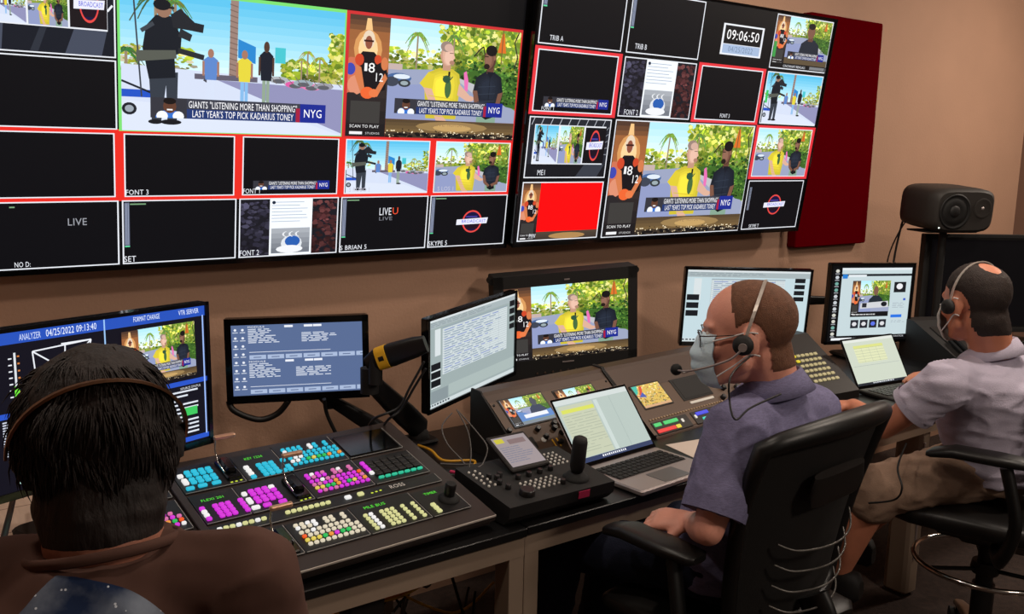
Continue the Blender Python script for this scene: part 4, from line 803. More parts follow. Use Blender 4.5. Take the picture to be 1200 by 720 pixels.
# intercom keypad to the right of the seated man
t = thing('intercom_panel', 'dark sloped intercom keypad with yellow and white lit keys between the two right men', 'intercom', pose((2.94, -.70, DT), -4))
b = MB(); b.prism([(-.16, 0), (-.16, .03), (.10, .20), (.15, .20), (.15, 0)], -.11, .16, plane='yz'); b.build('housing', M_rackd, t)
kb = MB(); kb.rbox((0, 0, .002), (.016, .012, .005), .002); k1 = kb.mesh('key', glow('key_cream', (205, 190, 140), .55)); kb = MB(); kb.rbox((0, 0, .002), (.016, .012, .005), .002); k2 = kb.mesh('key', glow('key_yellow', (225, 205, 50), .8))
SM = T(0, -.16, .03) @ Matrix.Rotation(math.atan2(.17, .26), 4, 'X')
for r in range(6):
    for c in range(6): put('key', (k2 if c == 0 and r > 3 else k1), t, SM @ T(-.02+.024*c, .07+.026*r, .001))
# keyboards
def keyboard(label, M, W=.40, dep=.13):
    t = thing('keyboard', label, 'keyboard', M); b = MB(); b.prism([(-dep/2, 0), (-dep/2, .012), (dep/2, .026), (dep/2, 0)], -W/2, W/2, plane='yz'); b.build('body', M_black, t)
    kb = MB(); kb.rbox((0, 0, .003), (.0155, .0155, .006), .002, edge=.0015); km = kb.mesh('key', mat('keycap_dark', (34, 32, 32), .45)); S = T(0, -dep/2, .012) @ Matrix.Rotation(math.atan2(.014, dep), 4, 'X')
    n = int((W-.02)/.0185)
    for r in range(5):
        for c in range(n): put('key', km, t, S @ T(-W/2+.02+.0185*c, .018+.0215*r, 0))
keyboard('black keyboard lying left of the far-right laptop', pose((3.23, -.62, DT), 40), .36)
t = thing('sloped_control_unit', 'black sloped control unit on the desk in front of the far-right man, telephone on it', 'console', pose((4.02, -.78, DT), -22)); b = MB()
b.prism([(-.26, 0), (-.26, .02), (.14, .17), (.22, .17), (.22, 0)], -.17, .22, plane='yz'); b.build('housing', M_matte, t)
b = MB(); b.rbox((.02, 0, 0), (.30, .30, .004), .006); b.build('face_panel', M_rackd, t, T(0, -.06, .098) @ Matrix.Rotation(math.atan2(.15, .40), 4, 'X'))
t = thing('desk_telephone', 'black desk telephone lying beside the mask of the far-right man', 'telephone', T(0, 0, 0) @ pose((3.93, -.86, DT+.078), -28) @ Matrix.Rotation(math.atan2(.15, .40), 4, 'X'))
b = MB(); b.rbox((0, 0, .012), (.16, .15, .024), .012); b.build('body', M_black, t); b = MB(); b.rbox((-.055, 0, .034), (.035, .15, .02), .012); b.build('handset', M_black, t)
kb = MB(); kb.rbox((0, 0, .0265), (.014, .010, .005), .002); km = kb.mesh('key', mat('key_grey', (90, 88, 84), .5))
for r in range(4):
    for c in range(3): put('key', km, t, T(.005+.02*c, -.04+.018*r, 0))
t = thing('switch_box', 'small black box behind the keyboard, left of the far-right laptop', 'box', pose((3.20, -.50, DT), 10)); b = MB(); b.prism([(-.08, 0), (-.08, .03), (-.02, .065), (.07, .065), (.08, .05), (.08, 0)], -.14, .14, plane='yz'); b.build('body', M_matte, t)
b = MB(); b.rbox((.10, -.083, .016), (.01, .004, .006), .002); b.build('port', M_steel, t)
b = MB(); b.rbox((0, 0, .006), (.10, .06, .012), .02, edge=.005); o = b.build('computer_mouse', M_black, None, pose((3.07, -1.0, DT), 20)); tag(o, 'black computer mouse left of the far-right laptop', 'mouse')
b = MB(); b.box((0, 0, 0), (.15, .20, .0012)); o = b.build('paper_sheet', M_paper, None, pose((2.11, -.99, DT+.0012), -8)); tag(o, 'paper sheet on the desk just right of the central laptop', 'paper')
# ================================================================ monitor arms and cables
def under(o, root, M):      # hang o below root, keeping its place in the room
    o.parent = root; o.matrix_local = root.matrix_world.inverted() @ M; return o
def arm(root, base, pts, w=.028):
    B = Vector(base); b = MB()
    b.rbox((0, 0, .006), (.10, .10, .012), .02); b.lathe([(.032, .012), (.030, .03), (.022, .04), (.022, max(.05, pts[0][2]-B.z+.01))], n=24); t = under(b.build('monitor_arm', M_matte), root, T(*base))
    for k in range(len(pts)-1):
        a, c = Vector(pts[k])-B, Vector(pts[k+1])-B; x, y, d = basis(c-a); b = MB(); wv = y*w; hv = x*w*.72
        b.loft([(a-d*w*.6, hv*.55, wv*.55), (a, hv, wv), (a+(c-a)*.3, hv*.95, wv*1.05), (c-(c-a)*.15, hv*.75, wv*.8), (c, hv*.8, wv*.85), (c+d*w*.6, hv*.5, wv*.5)], n=20, power=3.2)
        b.build('arm_segment', M_black, t)
        b = MB(); b.cyl(c-Vector((0, 0, w*1.1)), c+Vector((0, 0, w*1.1)), w*.78, n=20); b.build('joint', M_matte, t)
    return t
JB = at(432, 424, 2.72)
arm(MON['turned'], (1.435, -.43, DT), [(1.435, -.43, .80), tuple(at(433, 446, 2.70)), ], w=.034)
UA = at(440, 422, 2.66); UB = at(499, 403, 2.62); b = MB(); b.cyl((0, 0, -.07), (0, 0, .02), .02, n=20); t = under(b.build('arm_joint', M_matte), MON['turned'], Matrix.Translation(UA)); b = MB(); c = UB-UA; x, y, d = basis(c)
b.loft([(d*-.03, x*.010, y*.016), (Vector(), x*.020, y*.030), (c*.35, x*.019, y*.034), (c*.8, x*.016, y*.030), (c, x*.012, y*.024)], n=20, power=3.2); b.build('arm_segment', M_black, t)
b = MB(); b.loft([(d*.010, x*.0225, y*.0335), (d*.042, x*.0225, y*.0345)], n=20, power=3.2); b.build('tag', M_tag, t); b = MB(); b.loft([(d*.018, x*.0230, y*.014), (d*.034, x*.0230, y*.014)], n=20, power=3.2); b.build('tag_print', M_rackd, t)
arm(MON['status'], (1.34, -.40, DT), [(1.34, -.40, .79), (1.20, -.30, .895), (1.115, -.185, 1.03)], w=.024)
arm(MON['bright'], (3.36, -.24, DT), [(3.36, -.24, .97), (3.12, -.27, 1.03)], w=.022)
arm(MON['web'], (3.52, -.22, DT), [(3.52, -.22, 1.0), (3.70, -.40, 1.01)], w=.020)
cable('cable', [at(268, 470, 2.72), at(275, 482, 2.72), at(303, 492, 2.75), at(325, 485, 2.76), at(338, 470, 2.75)], .009, M_cable, 'thick black cable looping below the grey-blue monitor')
cable('cable', [at(380, 468, 2.75), at(383, 485, 2.78), at(392, 505, 2.8), at(400, 520, 2.82)], .006, M_cable, 'black cable running down left of the status monitor arm')
for k, p in enumerate((((497, 424), (480, 455), (467, 478), (440, 490), (432, 500)), ((499, 432), (485, 455), (470, 480), (455, 492), (448, 502)))):
    cable('cable', [at(*q, 2.45+.01*k) for q in p[:-1]]+[at(*p[-1], 2.62)], .0035, M_cable, ['thin black cable drooping from the turned monitor, upper of two', 'thin black cable drooping from the turned monitor, lower of two'][k])
for k, p in enumerate((((535, 480), (548, 505), (552, 530), (550, 548)), ((537, 482), (560, 508), (571, 525), (566, 543), (560, 548)), ((530, 484), (518, 500), (524, 520), (540, 538), (545, 545)))):
    cable('cable', [at(*q, 2.28-.02*i) for i, q in enumerate(p)], .0016, M_cableg, ['thin grey cable hanging straight below the turned monitor', 'thin grey cable bowed to the right below the turned monitor', 'thin grey cable bowed to the left below the turned monitor'][k])
def Zp(px, py, z):
    d = CR*((px-600)/F_PX)+CU*((360-py)/F_PX)+CF; return CAM+d*((z-CAM.z)/d.z)
cable('patch_cable', [Zp(490, 522, .768), Zp(505, 528, .766), Zp(520, 540, .766), Zp(553, 540, .766), Zp(556, 545, .766), Zp(548, 553, .766)], .004, M_cabley, 'yellow patch cable lying between the switcher and the control panel')
cable('patch_cable', [Zp(516, 544, .764), Zp(540, 545, .764), Zp(572, 543, .764)], .003, M_cableg, 'white-grey cable lying across the yellow patch cable')
cable('patch_cable', [Zp(528, 553, .764), Zp(538, 556, .764), Zp(545, 566, .764)], .005, M_pink, 'short pink cable end beside the switcher corner')
# cables below the desk
g = random.Random(21)
for k in range(24):
    x0 = g.uniform(.75, 1.25); y = g.uniform(-.95, -.5); z = g.uniform(.45, .66); x1 = x0+g.uniform(-.5, .5); z1 = g.uniform(.15, .5); m = [M_cable, M_cable, M_cable, M_cableg, M_cabley, M_cableo][k % 6]
    cable('under_desk_cable', [(x0, y, z), ((x0+x1)/2+g.uniform(-.1, .1), y+.05, min(z, z1)-g.uniform(.02, .18)), (x1, y+.1, z1)], .004, m, ['black cable sagging below the left desk', 'black cable sagging below the left desk', 'black cable sagging below the left desk', 'grey cable sagging below the left desk', 'yellow cable sagging below the left desk', 'orange cable sagging below the left desk'][k % 6], group='cables below the left desk'+(' yellow' if k % 6 == 4 else ' grey' if k % 6 == 3 else ' orange' if k % 6 == 5 else ''))
for k in range(5):
    cable('under_desk_cable', [at(380, 722-3*k, 2.40), at(425, 710-3.5*k, 2.42), at(470, 699-3.5*k, 2.44), at(497, 684-2.5*k, 2.48), at(520+8*k, 672-2*k, 2.52)], .0045, [M_cabley, M_cableo, M_cableg, M_cabley, M_cableo][k], ['yellow', 'orange', 'pale grey', 'yellow', 'orange'][k]+' cable in the bundle running below the left desk rail', group='cable bundle below the rail, '+['yellow', 'orange', 'grey', 'yellow', 'orange'][k])
cable('under_desk_cable', [(1.375, -1.10, .69), (1.37, -1.08, .5), (1.39, -1.09, .3), (1.40, -1.05, .05)], .004, M_cableg, 'grey cable hanging beside the desk leg in the middle')
cable('cable', [at(2, 640, 1.6), at(12, 600, 1.9), at(20, 565, 2.2)], .006, M_cable, 'black cable crossing the pale wood surface at far left')
# ================================================================ task chairs
M_mesh = mat('chair_mesh_black', (16, 13, 12), .7, alpha=.93, bump=.4, bscale=600)
def chair(label, M, seat_h=.56, ring=True, legs_m=None, wd0=.19, recl=.10, zring=.27, arm_h=.185, Hh=.54):
    t = thing('office_chair', label, 'chair', M, None)
    # seat cushion
    b = MB(); secs = []
    for y, w, h, dz in ((-.24, .20, .02, .005), (-.22, .23, .035, .003), (-.10, .25, .042, 0), (.10, .25, .042, 0), (.20, .235, .036, -.006), (.245, .20, .018, -.022)): secs.append(((0, y, seat_h-.045+dz), (w, 0, 0), (0, 0, h)))
    b.loft(secs, n=36, power=4); b.build('seat', M_pad, t)
    b = MB(); b.rbox((0, 0, seat_h-.105), (.30, .30, .03), .04); b.rbox((0, -.02, seat_h-.135), (.14, .22, .05), .03); b.build('seat_plate', M_frame, t)
    # backrest outline (reclined)
    B0 = Vector((0, -.17, seat_h+.0))
    def bp(u, v): # u -1..1 across, v 0..1 up
        wd = wd0+.045*min(1, v*1.5)
        y = -recl*v+.02*math.sin(v*3.1)+.05*(u*u)-.035
        return B0+Vector((u*wd, y, v*Hh))
    path = []
    for k in range(9): path.append(bp(-1, .04+.90*k/8))
    for k in range(1, 12): a = k/12; path.append(bp(-1+2*a, .94+.065*math.sin(math.pi*a)**.6))
    for k in range(9): path.append(bp(1, .94-.90*k/8))
    for k in range(1, 8): a = k/8; path.append(bp(1-2*a, .04-.03*math.sin(math.pi*a)))
    b = MB(); b.tube(path, .018, 12, closed=True, rr=[.018+.010*max(0, math.sin(math.pi*min(1, max(0, (k-6)/17)))) for k in range(len(path))]); b.build('back_frame', M_frame, t)
    b = MB(); N = 12; vs = [bp(-.97+1.94*i/N, .03+.94*j/N)+Vector((0, .004, 0)) for j in range(N+1) for i in range(N+1)]; vs2 = [v+Vector((0, -.006, 0)) for v in vs]; q = len(vs)
    fs = [(j*(N+1)+i, j*(N+1)+i+1, (j+1)*(N+1)+i+1, (j+1)*(N+1)+i) for j in range(N) for i in range(N)]
    b.add(vs+vs2, fs+[tuple(reversed([x+q for x in f])) for f in fs], None, True); b.build('back_mesh', M_mesh, t)
    b = MB(); b.loft([(bp(0, .70)+Vector((0, -.018, -.03)), (.10, 0, 0), (0, .003, .008)), (bp(0, .70)+Vector((0, -.022, .0)), (.115, 0, 0), (0, .008, .012)), (bp(0, .78)+Vector((0, -.016, .0)), (.105, 0, 0), (0, .004, .008))], n=24, power=3); b.build('head_pad', M_pad, t)
    for k in range(4):
        b = MB(); v = .44-.105*k; b.tube(spline([bp(-.62, v+.02)+Vector((0, -.02, 0)), bp(-.45, v-.01)+Vector((0, -.045, 0)), bp(0, v-.015)+Vector((0, -.058, 0)), bp(.45, v-.01)+Vector((0, -.045, 0)), bp(.72, v+.035)+Vector((0, -.016, 0))]), .0026, 6); b.build('lumbar_rib', mat('rib_grey', (92, 88, 84), .4, metal=.4), t)
    b = MB(); pz = [bp(0, .14)+Vector((0, -.03, 0)), bp(0, .05)+Vector((0, -.06, 0)), Vector((0, -.26, seat_h-.02)), Vector((0, -.12, seat_h-.13))]; b.tube(spline(pz), .022, 12, flat=2.0); b.build('spine', M_frame, t)
    for s in (-1, 1):
        b = MB(); b.tube(spline([(s*.17, -.04, seat_h-.12), (s*.285, -.07, seat_h-.10), (s*.31, -.10, seat_h+.02), (s*.295, -.06, seat_h+arm_h-.02)]), .017, 12, flat=1.5); o = b.build('arm_support', M_frame, t)
        b = MB(); secs = []
        for y, w, h in ((-.13, .022, .008), (-.12, .036, .014), (-.04, .044, .017), (.08, .040, .017), (.14, .030, .013), (.155, .014, .007)): secs.append(((s*.29, y, seat_h+arm_h-.02*(y > .1)*(y-.1)/.055), (w, 0, 0), (0, 0, h)))
        b.loft(secs, n=24, power=3); b.build('armrest', M_pad, t)
    b = MB(); b.cyl((0, 0, .09), (0, 0, seat_h-.14), .026); b.cyl((0, 0, .12), (0, 0, .30), .034); b.build('gas_lift', M_frame, t)
    lm = legs_m or M_frame
    for k in range(5):
        a = 2*math.pi*k/5+.35; d = Vector((math.cos(a), math.sin(a), 0)); n = Vector((-d.y, d.x, 0)); b = MB()
        b.loft([(d*.03+Vector((0, 0, .125)), n*.028, Vector((0, 0, .022))), (d*.16+Vector((0, 0, .115)), n*.024, Vector((0, 0, .018))), (d*.31+Vector((0, 0, .08)), n*.018, Vector((0, 0, .012)))], n=16, power=3); lg = b.build('leg', lm, t)
        b = MB(); c = d*.31+Vector((0, 0, .03)); b.cyl(c+n*.012, c+n*.028, .03, n=20); b.cyl(c-n*.012, c-n*.028, .03, n=20); b.cyl(c, c+Vector((0, 0, .05)), .009, n=10); b.build('caster', M_rubber, lg)
    if ring:
        b = MB(); pts = [(.215*math.cos(2*math.pi*k/40), .215*math.sin(2*math.pi*k/40), zring) for k in range(40)]; b.tube(pts, .009, 10, closed=True); o = b.build('foot_ring', M_chrome, t)
        b = MB(); [b.tube([(.03*math.cos(a), .03*math.sin(a), zring-.02), (.21*math.cos(a), .21*math.sin(a), zring-.002)], .007, 8) for a in (.3, 2.4, 4.5)]; b.lathe([(.04, zring-.035), (.045, zring-.02), (.04, zring+.005)], n=20); b.build('ring_bracket', M_frame, o)
    return t
chair('black mesh-back office chair of the man in glasses, its back in the foreground', pose((1.79, -1.36, 0), 4), .56, wd0=.205, Hh=.505, arm_h=.20)
chair('black office chair with chrome foot ring under the far-right man', pose((2.93, -1.47, 0), 18), .60, zring=.37, arm_h=.20, legs_m=mat('satin_metal', (150, 128, 112), .35, metal=.8))
chair('office chair under the dark-haired person at left', pose((.25, -1.82, 0), 0), .50)
# ================================================================ people
def skin(name, c): return mat(name, c, .5, bump=.12, bscale=220, var=.07, vscale=18)
def cloth(name, c, **k): return mat(name, c, .9, bump=.35, bscale=260, var=k.get('var', .05), vscale=k.get('vscale', 25), stretch=k.get('stretch'), spec=.2)
def head_matrix(c, yaw, pitch, roll=0):   # y forward, x to the person's right, z up
    return Matrix.Translation(c) @ Matrix.Rotation(R_(yaw), 4, 'Z') @ Matrix.Rotation(R_(pitch), 4, 'X') @ Matrix.Rotation(R_(roll), 4, 'Y')
def add_head(b, H, s=1.0, neck=None, nr=.058):
    b.T = H @ Matrix.Scale(s, 4)
    b.ball((0, -.012, .034), (.077, .097, .083), n=32); b.ball((0, .026, .004), (.066, .064, .088), n=28); b.ball((0, .034, -.055), (.056, .056, .052), n=24)
    b.ball((0, .070, -.090), (.024, .020, .019), n=16); b.cap((0, .086, .018), (0, .108, -.020), .0085, .0125); b.ball((-.011, .099, -.028), (.009, .011, .008)); b.ball((.011, .099, -.028), (.009, .011, .008))
    for s_ in (-1, 1):
        b.cap((s_*.014, .083, .030), (s_*.046, .070, .030), .010, .009); b.ball((s_*.040, .066, -.020), (.022, .018, .018)); b.cap((s_*.055, .01, -.055), (s_*.030, .062, -.088), .018, .014)
        rot = Matrix.Rotation(R_(s_*-18), 3, 'Z') @ Matrix.Rotation(R_(-8), 3, 'X'); b.ball((s_*.080, -.012, -.004), (.009, .019, .031), rot=rot, n=18); b.ball((s_*.077, -.010, -.026), (.009, .010, .012))
    b.cap((-.016, .086, -.052), (.016, .086, -.052), .0075); b.cap((-.014, .086, -.062), (.014, .086, -.062), .008)
    b.T = Matrix(); p = H @ Vector((0, -.028, -.045))
    if neck is not None: b.cap(p, Vector(neck), nr, nr*1.12); b.cap(H @ Vector((0, -.035, .0)), Vector(neck)+(p-Vector(neck))*.2, nr*.95, nr*1.1)
def add_hand(b, wrist, d, up, side, curl=.5, s=1.0):
    # d: direction of the fingers, up: back of the hand, side: +1 thumb towards up x d
    d = Vector(d).normalized(); up = (Vector(up)-d*Vector(up).dot(d)).normalized(); x = up.cross(d)*side; w = Vector(wrist)
    b.loft([(w, x*.026*s, up*.018*s), (w+d*.03*s, x*.034*s, up*.017*s), (w+d*.075*s, x*.041*s, up*.014*s), (w+d*.092*s, x*.037*s, up*.009*s)], n=20, power=2.6)
    for k, (o, L) in enumerate(((.030, .070), (.010, .080), (-.010, .075), (-.029, .060))):
        p = w+d*.082*s+x*o*s; a = curl*.45; dd = d+x*o*1.2; r = .0092*s
        for j, f in enumerate((.42, .33, .25)):
            v = (dd.normalized()*math.cos(a)-up*math.sin(a)); q = p+v*L*f*s*1.05; b.cap(p, q, r, r*.9, n=10); p = q; r *= .9; a += curl*.7
    p = w+d*.022*s+x*.026*s; v = (d*.62+x*.72-up*.35).normalized(); q = p+v*.042*s; b.cap(p, q, .0135*s, .0115*s); v = (d*.9+x*.25-up*.35).normalized(); b.cap(q, q+v*.030*s, .0112*s, .0095*s); b.cap(q+v*.030*s, q+v*.052*s-up*.004, .0095*s, .008*s)
def chain(b, pts, rs):
    for k in range(len(pts)-1): b.cap(pts[k], pts[k+1], rs[k], rs[k+1], n=18)
def smooth01(x): x = max(0, min(1, x)); return x*x*(3-2*x)
def cap_from(body, H, w, thick, noise_amp, freq, name, m, parent, s=1.0, rise=.35):
    # hair that follows the scalp: faces of the head where w(p) > 0, lifted off the skin
    Hi = (H @ Matrix.Scale(s, 4)).inverted(); vs = []; idx = {}; fs = []; W = {}
    me = body.data
    for v in me.vertices:
        p = Hi @ v.co
        if p.length < .2: W[v.index] = w(p)
    for f in me.polygons:
        if all(W.get(i, -1) > 0 for i in f.vertices):
            for i in f.vertices:
                if i not in idx:
                    idx[i] = len(vs); v = me.vertices[i]; k = smooth01(W[i]/rise); p = Hi @ v.co
                    n = noise.noise(Vector((p.x*freq, p.y*freq, p.z*freq*.5)))+.5*noise.noise(p*freq*2.3)
                    vs.append(v.co+v.normal*(-.0015+k*(thick+n*noise_amp)))
            fs.append([idx[i] for i in f.vertices])
    me2 = D.meshes.new(name); me2.from_pydata([tuple(v) for v in vs], [], fs); me2.materials.append(m)
    for p in me2.polygons: p.use_smooth = True
    return put(name, me2, parent)
def strands(name, H, n, seed, place, length, rad, m, parent, droop=.5):
    g = random.Random(seed); b = MB(); b.T = H
    for _ in range(n):
        r = place(g)
        if r is None: continue
        p, nrm, flow = r; L = length*g.uniform(.6, 1.2); q = p; d = (flow+nrm*.12+Vector([noise.noise(p*22+Vector((j*9, 0, 0)))*.9+g.gauss(0, .10) for j in range(3)])).normalized(); pts = [p-nrm*.006]
        for k in range(3):
            q = q+d*L/3; pts.append(q); c = Vector((0, -.012, .034)); rr = (q-c); d = (d-rr.normalized()*.35*k*droop+Vector((0, 0, -.12*droop))).normalized()
        b.tube(pts, rad, 4, rr=[rad*.8, rad, rad*.7, rad*.1])
    return b.build(name, m, parent)
def collar(name, c, tilt, yaw, r, m, parent, h=.035, open_=18, lay=.022, front=.0):
    b = MB(); b.T = Matrix.Translation(c) @ Matrix.Rotation(R_(yaw), 4, 'Z') @ Matrix.Rotation(R_(tilt), 4, 'X'); N = 48; prof = [(r-.004, -.012), (r-.003, h*.6), (r+.001, h), (r+.007, h-.003), (r+lay*.6, h*.35), (r+lay, -.012), (r+lay-.004, -.013), (r+.004, h*.5)]
    vs = []; A = [R_(90+open_+(360-2*open_)*i/N) for i in range(N+1)]
    for i, a in enumerate(A):
        k = 1+.22*max(0, math.sin(a)); dz = -.035*max(0, math.sin(a))**2
        for q, (rr, z) in enumerate(prof): vs.append((rr*math.cos(a)*1.08, rr*math.sin(a)*k, z+dz))
    P_ = len(prof); fs = [(i*P_+j, (i+1)*P_+j, (i+1)*P_+(j+1) % P_, i*P_+(j+1) % P_) for i in range(N) for j in range(P_)]
    b.add(vs, fs, None, True); b.add(vs, [tuple(range(P_)), tuple(reversed(range(N*P_, N*P_+P_)))]); return b.build(name, m, parent)
def eyes(H, s, parent):
    for sx in (-1, 1):
        b = MB(); b.T = H @ Matrix.Scale(s, 4); b.ball((sx*.031, .0735, .012), .0118, mat('eye_white', (215, 205, 198), .25)); b.ball((sx*.031, .0800, .012), (.0058, .0058, .0058), mat('iris_dark', (48, 34, 26), .2)); b.build('eye', None, parent)
def face_mask(H, s, m, parent):
    b = MB(); b.T = H @ Matrix.Scale(s, 4); N, Mr = 30, 26; vs = []
    for j in range(Mr+1):
        for i in range(N+1):
            u = -1+2*i/N; v = j/Mr; z = .016-.122*v; a = u*R_(62)*(1-.10*abs(v-.5)); rz = math.sqrt(max(.0, 1-((z+.046)/.078)**2)); rz = max(rz, .35)
            r = .074*rz**.35; y = .022+(.106*rz**.8)*math.cos(a); x = r*math.sin(a)*1.02
            pl = .0022*math.sin(v*math.pi*7)*math.cos(a); zz = z+.006*abs(u)*(1 if v < .5 else -1)*-.3
            vs.append((x, y+pl, zz))
    q = len(vs); vs2 = [(x*.975, y-.0016, z) for x, y, z in vs]; fs = [(j*(N+1)+i, j*(N+1)+i+1, (j+1)*(N+1)+i+1, (j+1)*(N+1)+i) for j in range(Mr) for i in range(N)]
    b.add(vs+vs2, fs+[tuple(x+q for x in reversed(f)) for f in fs], None, True); o = b.build('face_mask', m, parent)
    for sx in (-1, 1):
        for z0, z1 in ((.002, .018), (-.075, -.030)):
            b = MB(); b.T = H @ Matrix.Scale(s, 4); b.tube(spline([(sx*.064, .068, z0), (sx*.074, .03, (z0+z1)/2), (sx*.084, -.006, z1), (sx*.086, -.028, z1-.003)]), .0018, 6); b.build('ear_loop', M_loop, o)
    return o
M_loop = mat('white_elastic', (225, 222, 220), .7); M_mask = mat('mask_pale_blue', (208, 230, 242), .85, bump=.2, bscale=150); M_maskw = mat('mask_white', (196, 190, 186), .85, bump=.2, bscale=150)
def wr(a, f, s=(1, 1, 1), seed=0.0):
    def fn(co, n):
        p = Vector((co.x*s[0]*f+seed, co.y*s[1]*f, co.z*s[2]*f)); v = noise.noise(p); r = 1-2*abs(v); return a*(r**3*.9-.45)+a*.35*noise.noise(p*2.7)
    return fn
def headset(label, H, s=1.0, cups=(-1, 1), back=0.0, mic=-1, band_m=None, bw=.0055):
    t = thing('headset', label, 'headset', H @ Matrix.Scale(s, 4)); RB = Matrix.Rotation(R_(back), 3, 'X')
    b = MB(); pts = [RB @ Vector((.0885*math.cos(a)*(1.0 if a else 1), 0, .125*math.sin(a)**.9 if math.sin(a) > 0 else 0)) for a in [math.pi*k/24 for k in range(25)]]
    pts = [p+Vector((0, .002, -.002)) for p in pts]; N = len(pts); vs = []
    for p in pts:
        o = (p-Vector((0, p.y, 0))); n = Vector((o.x, 0, o.z)).normalized() if o.length > 0 else Vector((1, 0, 0))
        for dx, dn in ((-bw, 0), (bw, 0), (bw, .003), (-bw, .003)): vs.append(p+Vector((0, dx, 0))+n*dn)
    fs = [(k*4+i, k*4+(i+1) % 4, (k+1)*4+(i+1) % 4, (k+1)*4+i) for k in range(N-1) for i in range(4)]; b.add(vs, fs); b.add(vs, [(0, 1, 2, 3), tuple(range((N-1)*4, N*4))]); b.build('headband', band_m or mat('silver_band', (190, 180, 172), .35, metal=.35), t)
    for sx in cups:
        b = MB(); b.lathe([(.014, 0), (.021, .003), (.022, .010), (.020, .017), (.015, .020), (.009, .023)], n=28, c=(sx*.084, .004, -.006), axis=(sx, 0, 0)); o = b.build('ear_cup', M_matte, t)
    if mic:
        b = MB(); b.cyl((mic*.106, .004, -.008), (mic*.112, .004, -.008), .009); b.tube(spline([(mic*.110, .004, -.010), (mic*.108, .03, -.03), (mic*.098, .075, -.045), (mic*.078, .125, -.056), (mic*.055, .150, -.058)]), .0024, 8); b.build('mic_boom', M_alu, t)
        b = MB(); b.ball((mic*.045, .155, -.058), (.014, .013, .013), n=14); b.build('microphone', M_rubber, t)
    return t
def person(label, H, s, neck, torso_yaw, pelvis, sh, el, wrs, hands, kn, an, sk, vox=.006, shirt=None, neck_r=.058, bulk=1.0, sleeve=.62, lean=None):
    """sh, el, wrs, kn, an: (left, right) points of the person; hands: (dir, up, curl) per side"""
    body_root = D.objects.new('person', D.meshes.new('person')); COL.objects.link(body_root); tag(body_root, label, 'person')
    tr = Vector((math.cos(R_(torso_yaw)), math.sin(R_(torso_yaw)), 0)); tf = Vector((-tr.y, tr.x, 0)); b = MB()
    add_head(b, H, s, neck, neck_r)
    P_, N_ = Vector(pelvis), Vector(neck); mid = P_.lerp(N_, .55)
    b.loft([(P_-Vector((0, 0, .05)), tr*.12*bulk, tf*.08*bulk), (P_+Vector((0, 0, .03)), tr*.135*bulk, tf*.09*bulk), (mid, tr*.13*bulk, tf*.085*bulk), (N_-Vector((0, 0, .09)), tr*.13, tf*.07), (N_-Vector((0, 0, .01)), tr*.06, tf*.05)], n=28)
    for k in (0, 1):
        S, E, Wt = Vector(sh[k]), Vector(el[k]), Vector(wrs[k]); b.cap(N_-Vector((0, 0, .06)), S, .055, .048); m1 = S.lerp(E, .45)
        chain(b, [S, m1, E], [.049, .044, .034]); m2 = E.lerp(Wt, .35); chain(b, [E, m2, Wt], [.034, .037, .025]); add_hand(b, Wt, hands[k][0], hands[k][1], hands[k][3] if len(hands[k]) > 3 else (1 if k == 0 else -1), hands[k][2])
        Hp = P_+tr*(.085 if k else -.085); chain(b, [Hp, Vector(kn[k]), Vector(kn[k]).lerp(Vector(an[k]), .3), Vector(an[k])], [.065, .052, .052, .036])
        a = Vector(an[k]); b.cap(a-Vector((0, 0, .04)), a+tf*.08-Vector((0, 0, .05)), .03, .024)
    me = remesh(b, vox, 3, 'person_body'); me.materials.append(sk); old = body_root.data; body_root.data = me; D.meshes.remove(old)
    return body_root, tr, tf
def torso_cloth(b, pelvis, neck, tr, tf, k=1.0, hip=.165, waist=.162, chest=.178, top=.15, d=(.125, .125, .128, .085), hem=-.02, belly=0.0, nk=(.078, .070)):
    P_, N_ = Vector(pelvis), Vector(neck); ax = N_-P_
    b.loft([(P_+Vector((0, 0, hem)), tr*hip*k, tf*d[0]*k), (P_+ax*.12, tr*hip*1.0*k, tf*d[0]*1.02*k), (P_+ax*.35+tf*belly*.5, tr*waist*k, tf*(d[1]+belly*.4)*k), (P_+ax*.60, tr*chest*k, tf*d[2]*k), (P_+ax*.80, tr*(chest*1.0)*k, tf*d[2]*.95*k), (P_+ax*.90, tr*top*k, tf*d[3]*1.05*k), (P_+ax*.97, tr*.105*k, tf*d[3]*.95), (N_+Vector((0, 0, .012)), tr*nk[0], tf*nk[1])], n=40, power=2.3)
def sleeves(b, sh, el, neck, frac, r0=.068, r1=.062, r2=.060):
    for k in (0, 1):
        S, E = Vector(sh[k]), Vector(el[k]); end = S.lerp(E, frac[k]); b.cap(Vector(neck)-Vector((0, 0, .055)), S, .064, r0); b.ball(S, r0*1.02, n=20)
        d = (end-S); x, y, dd = basis(d); b.loft([(S-dd*.01, x*r0, y*r0), (S+d*.5, x*r1, y*r1), (end-dd*.012, x*r2*1.02, y*r2*1.02), (end, x*r2, y*r2)], n=28)
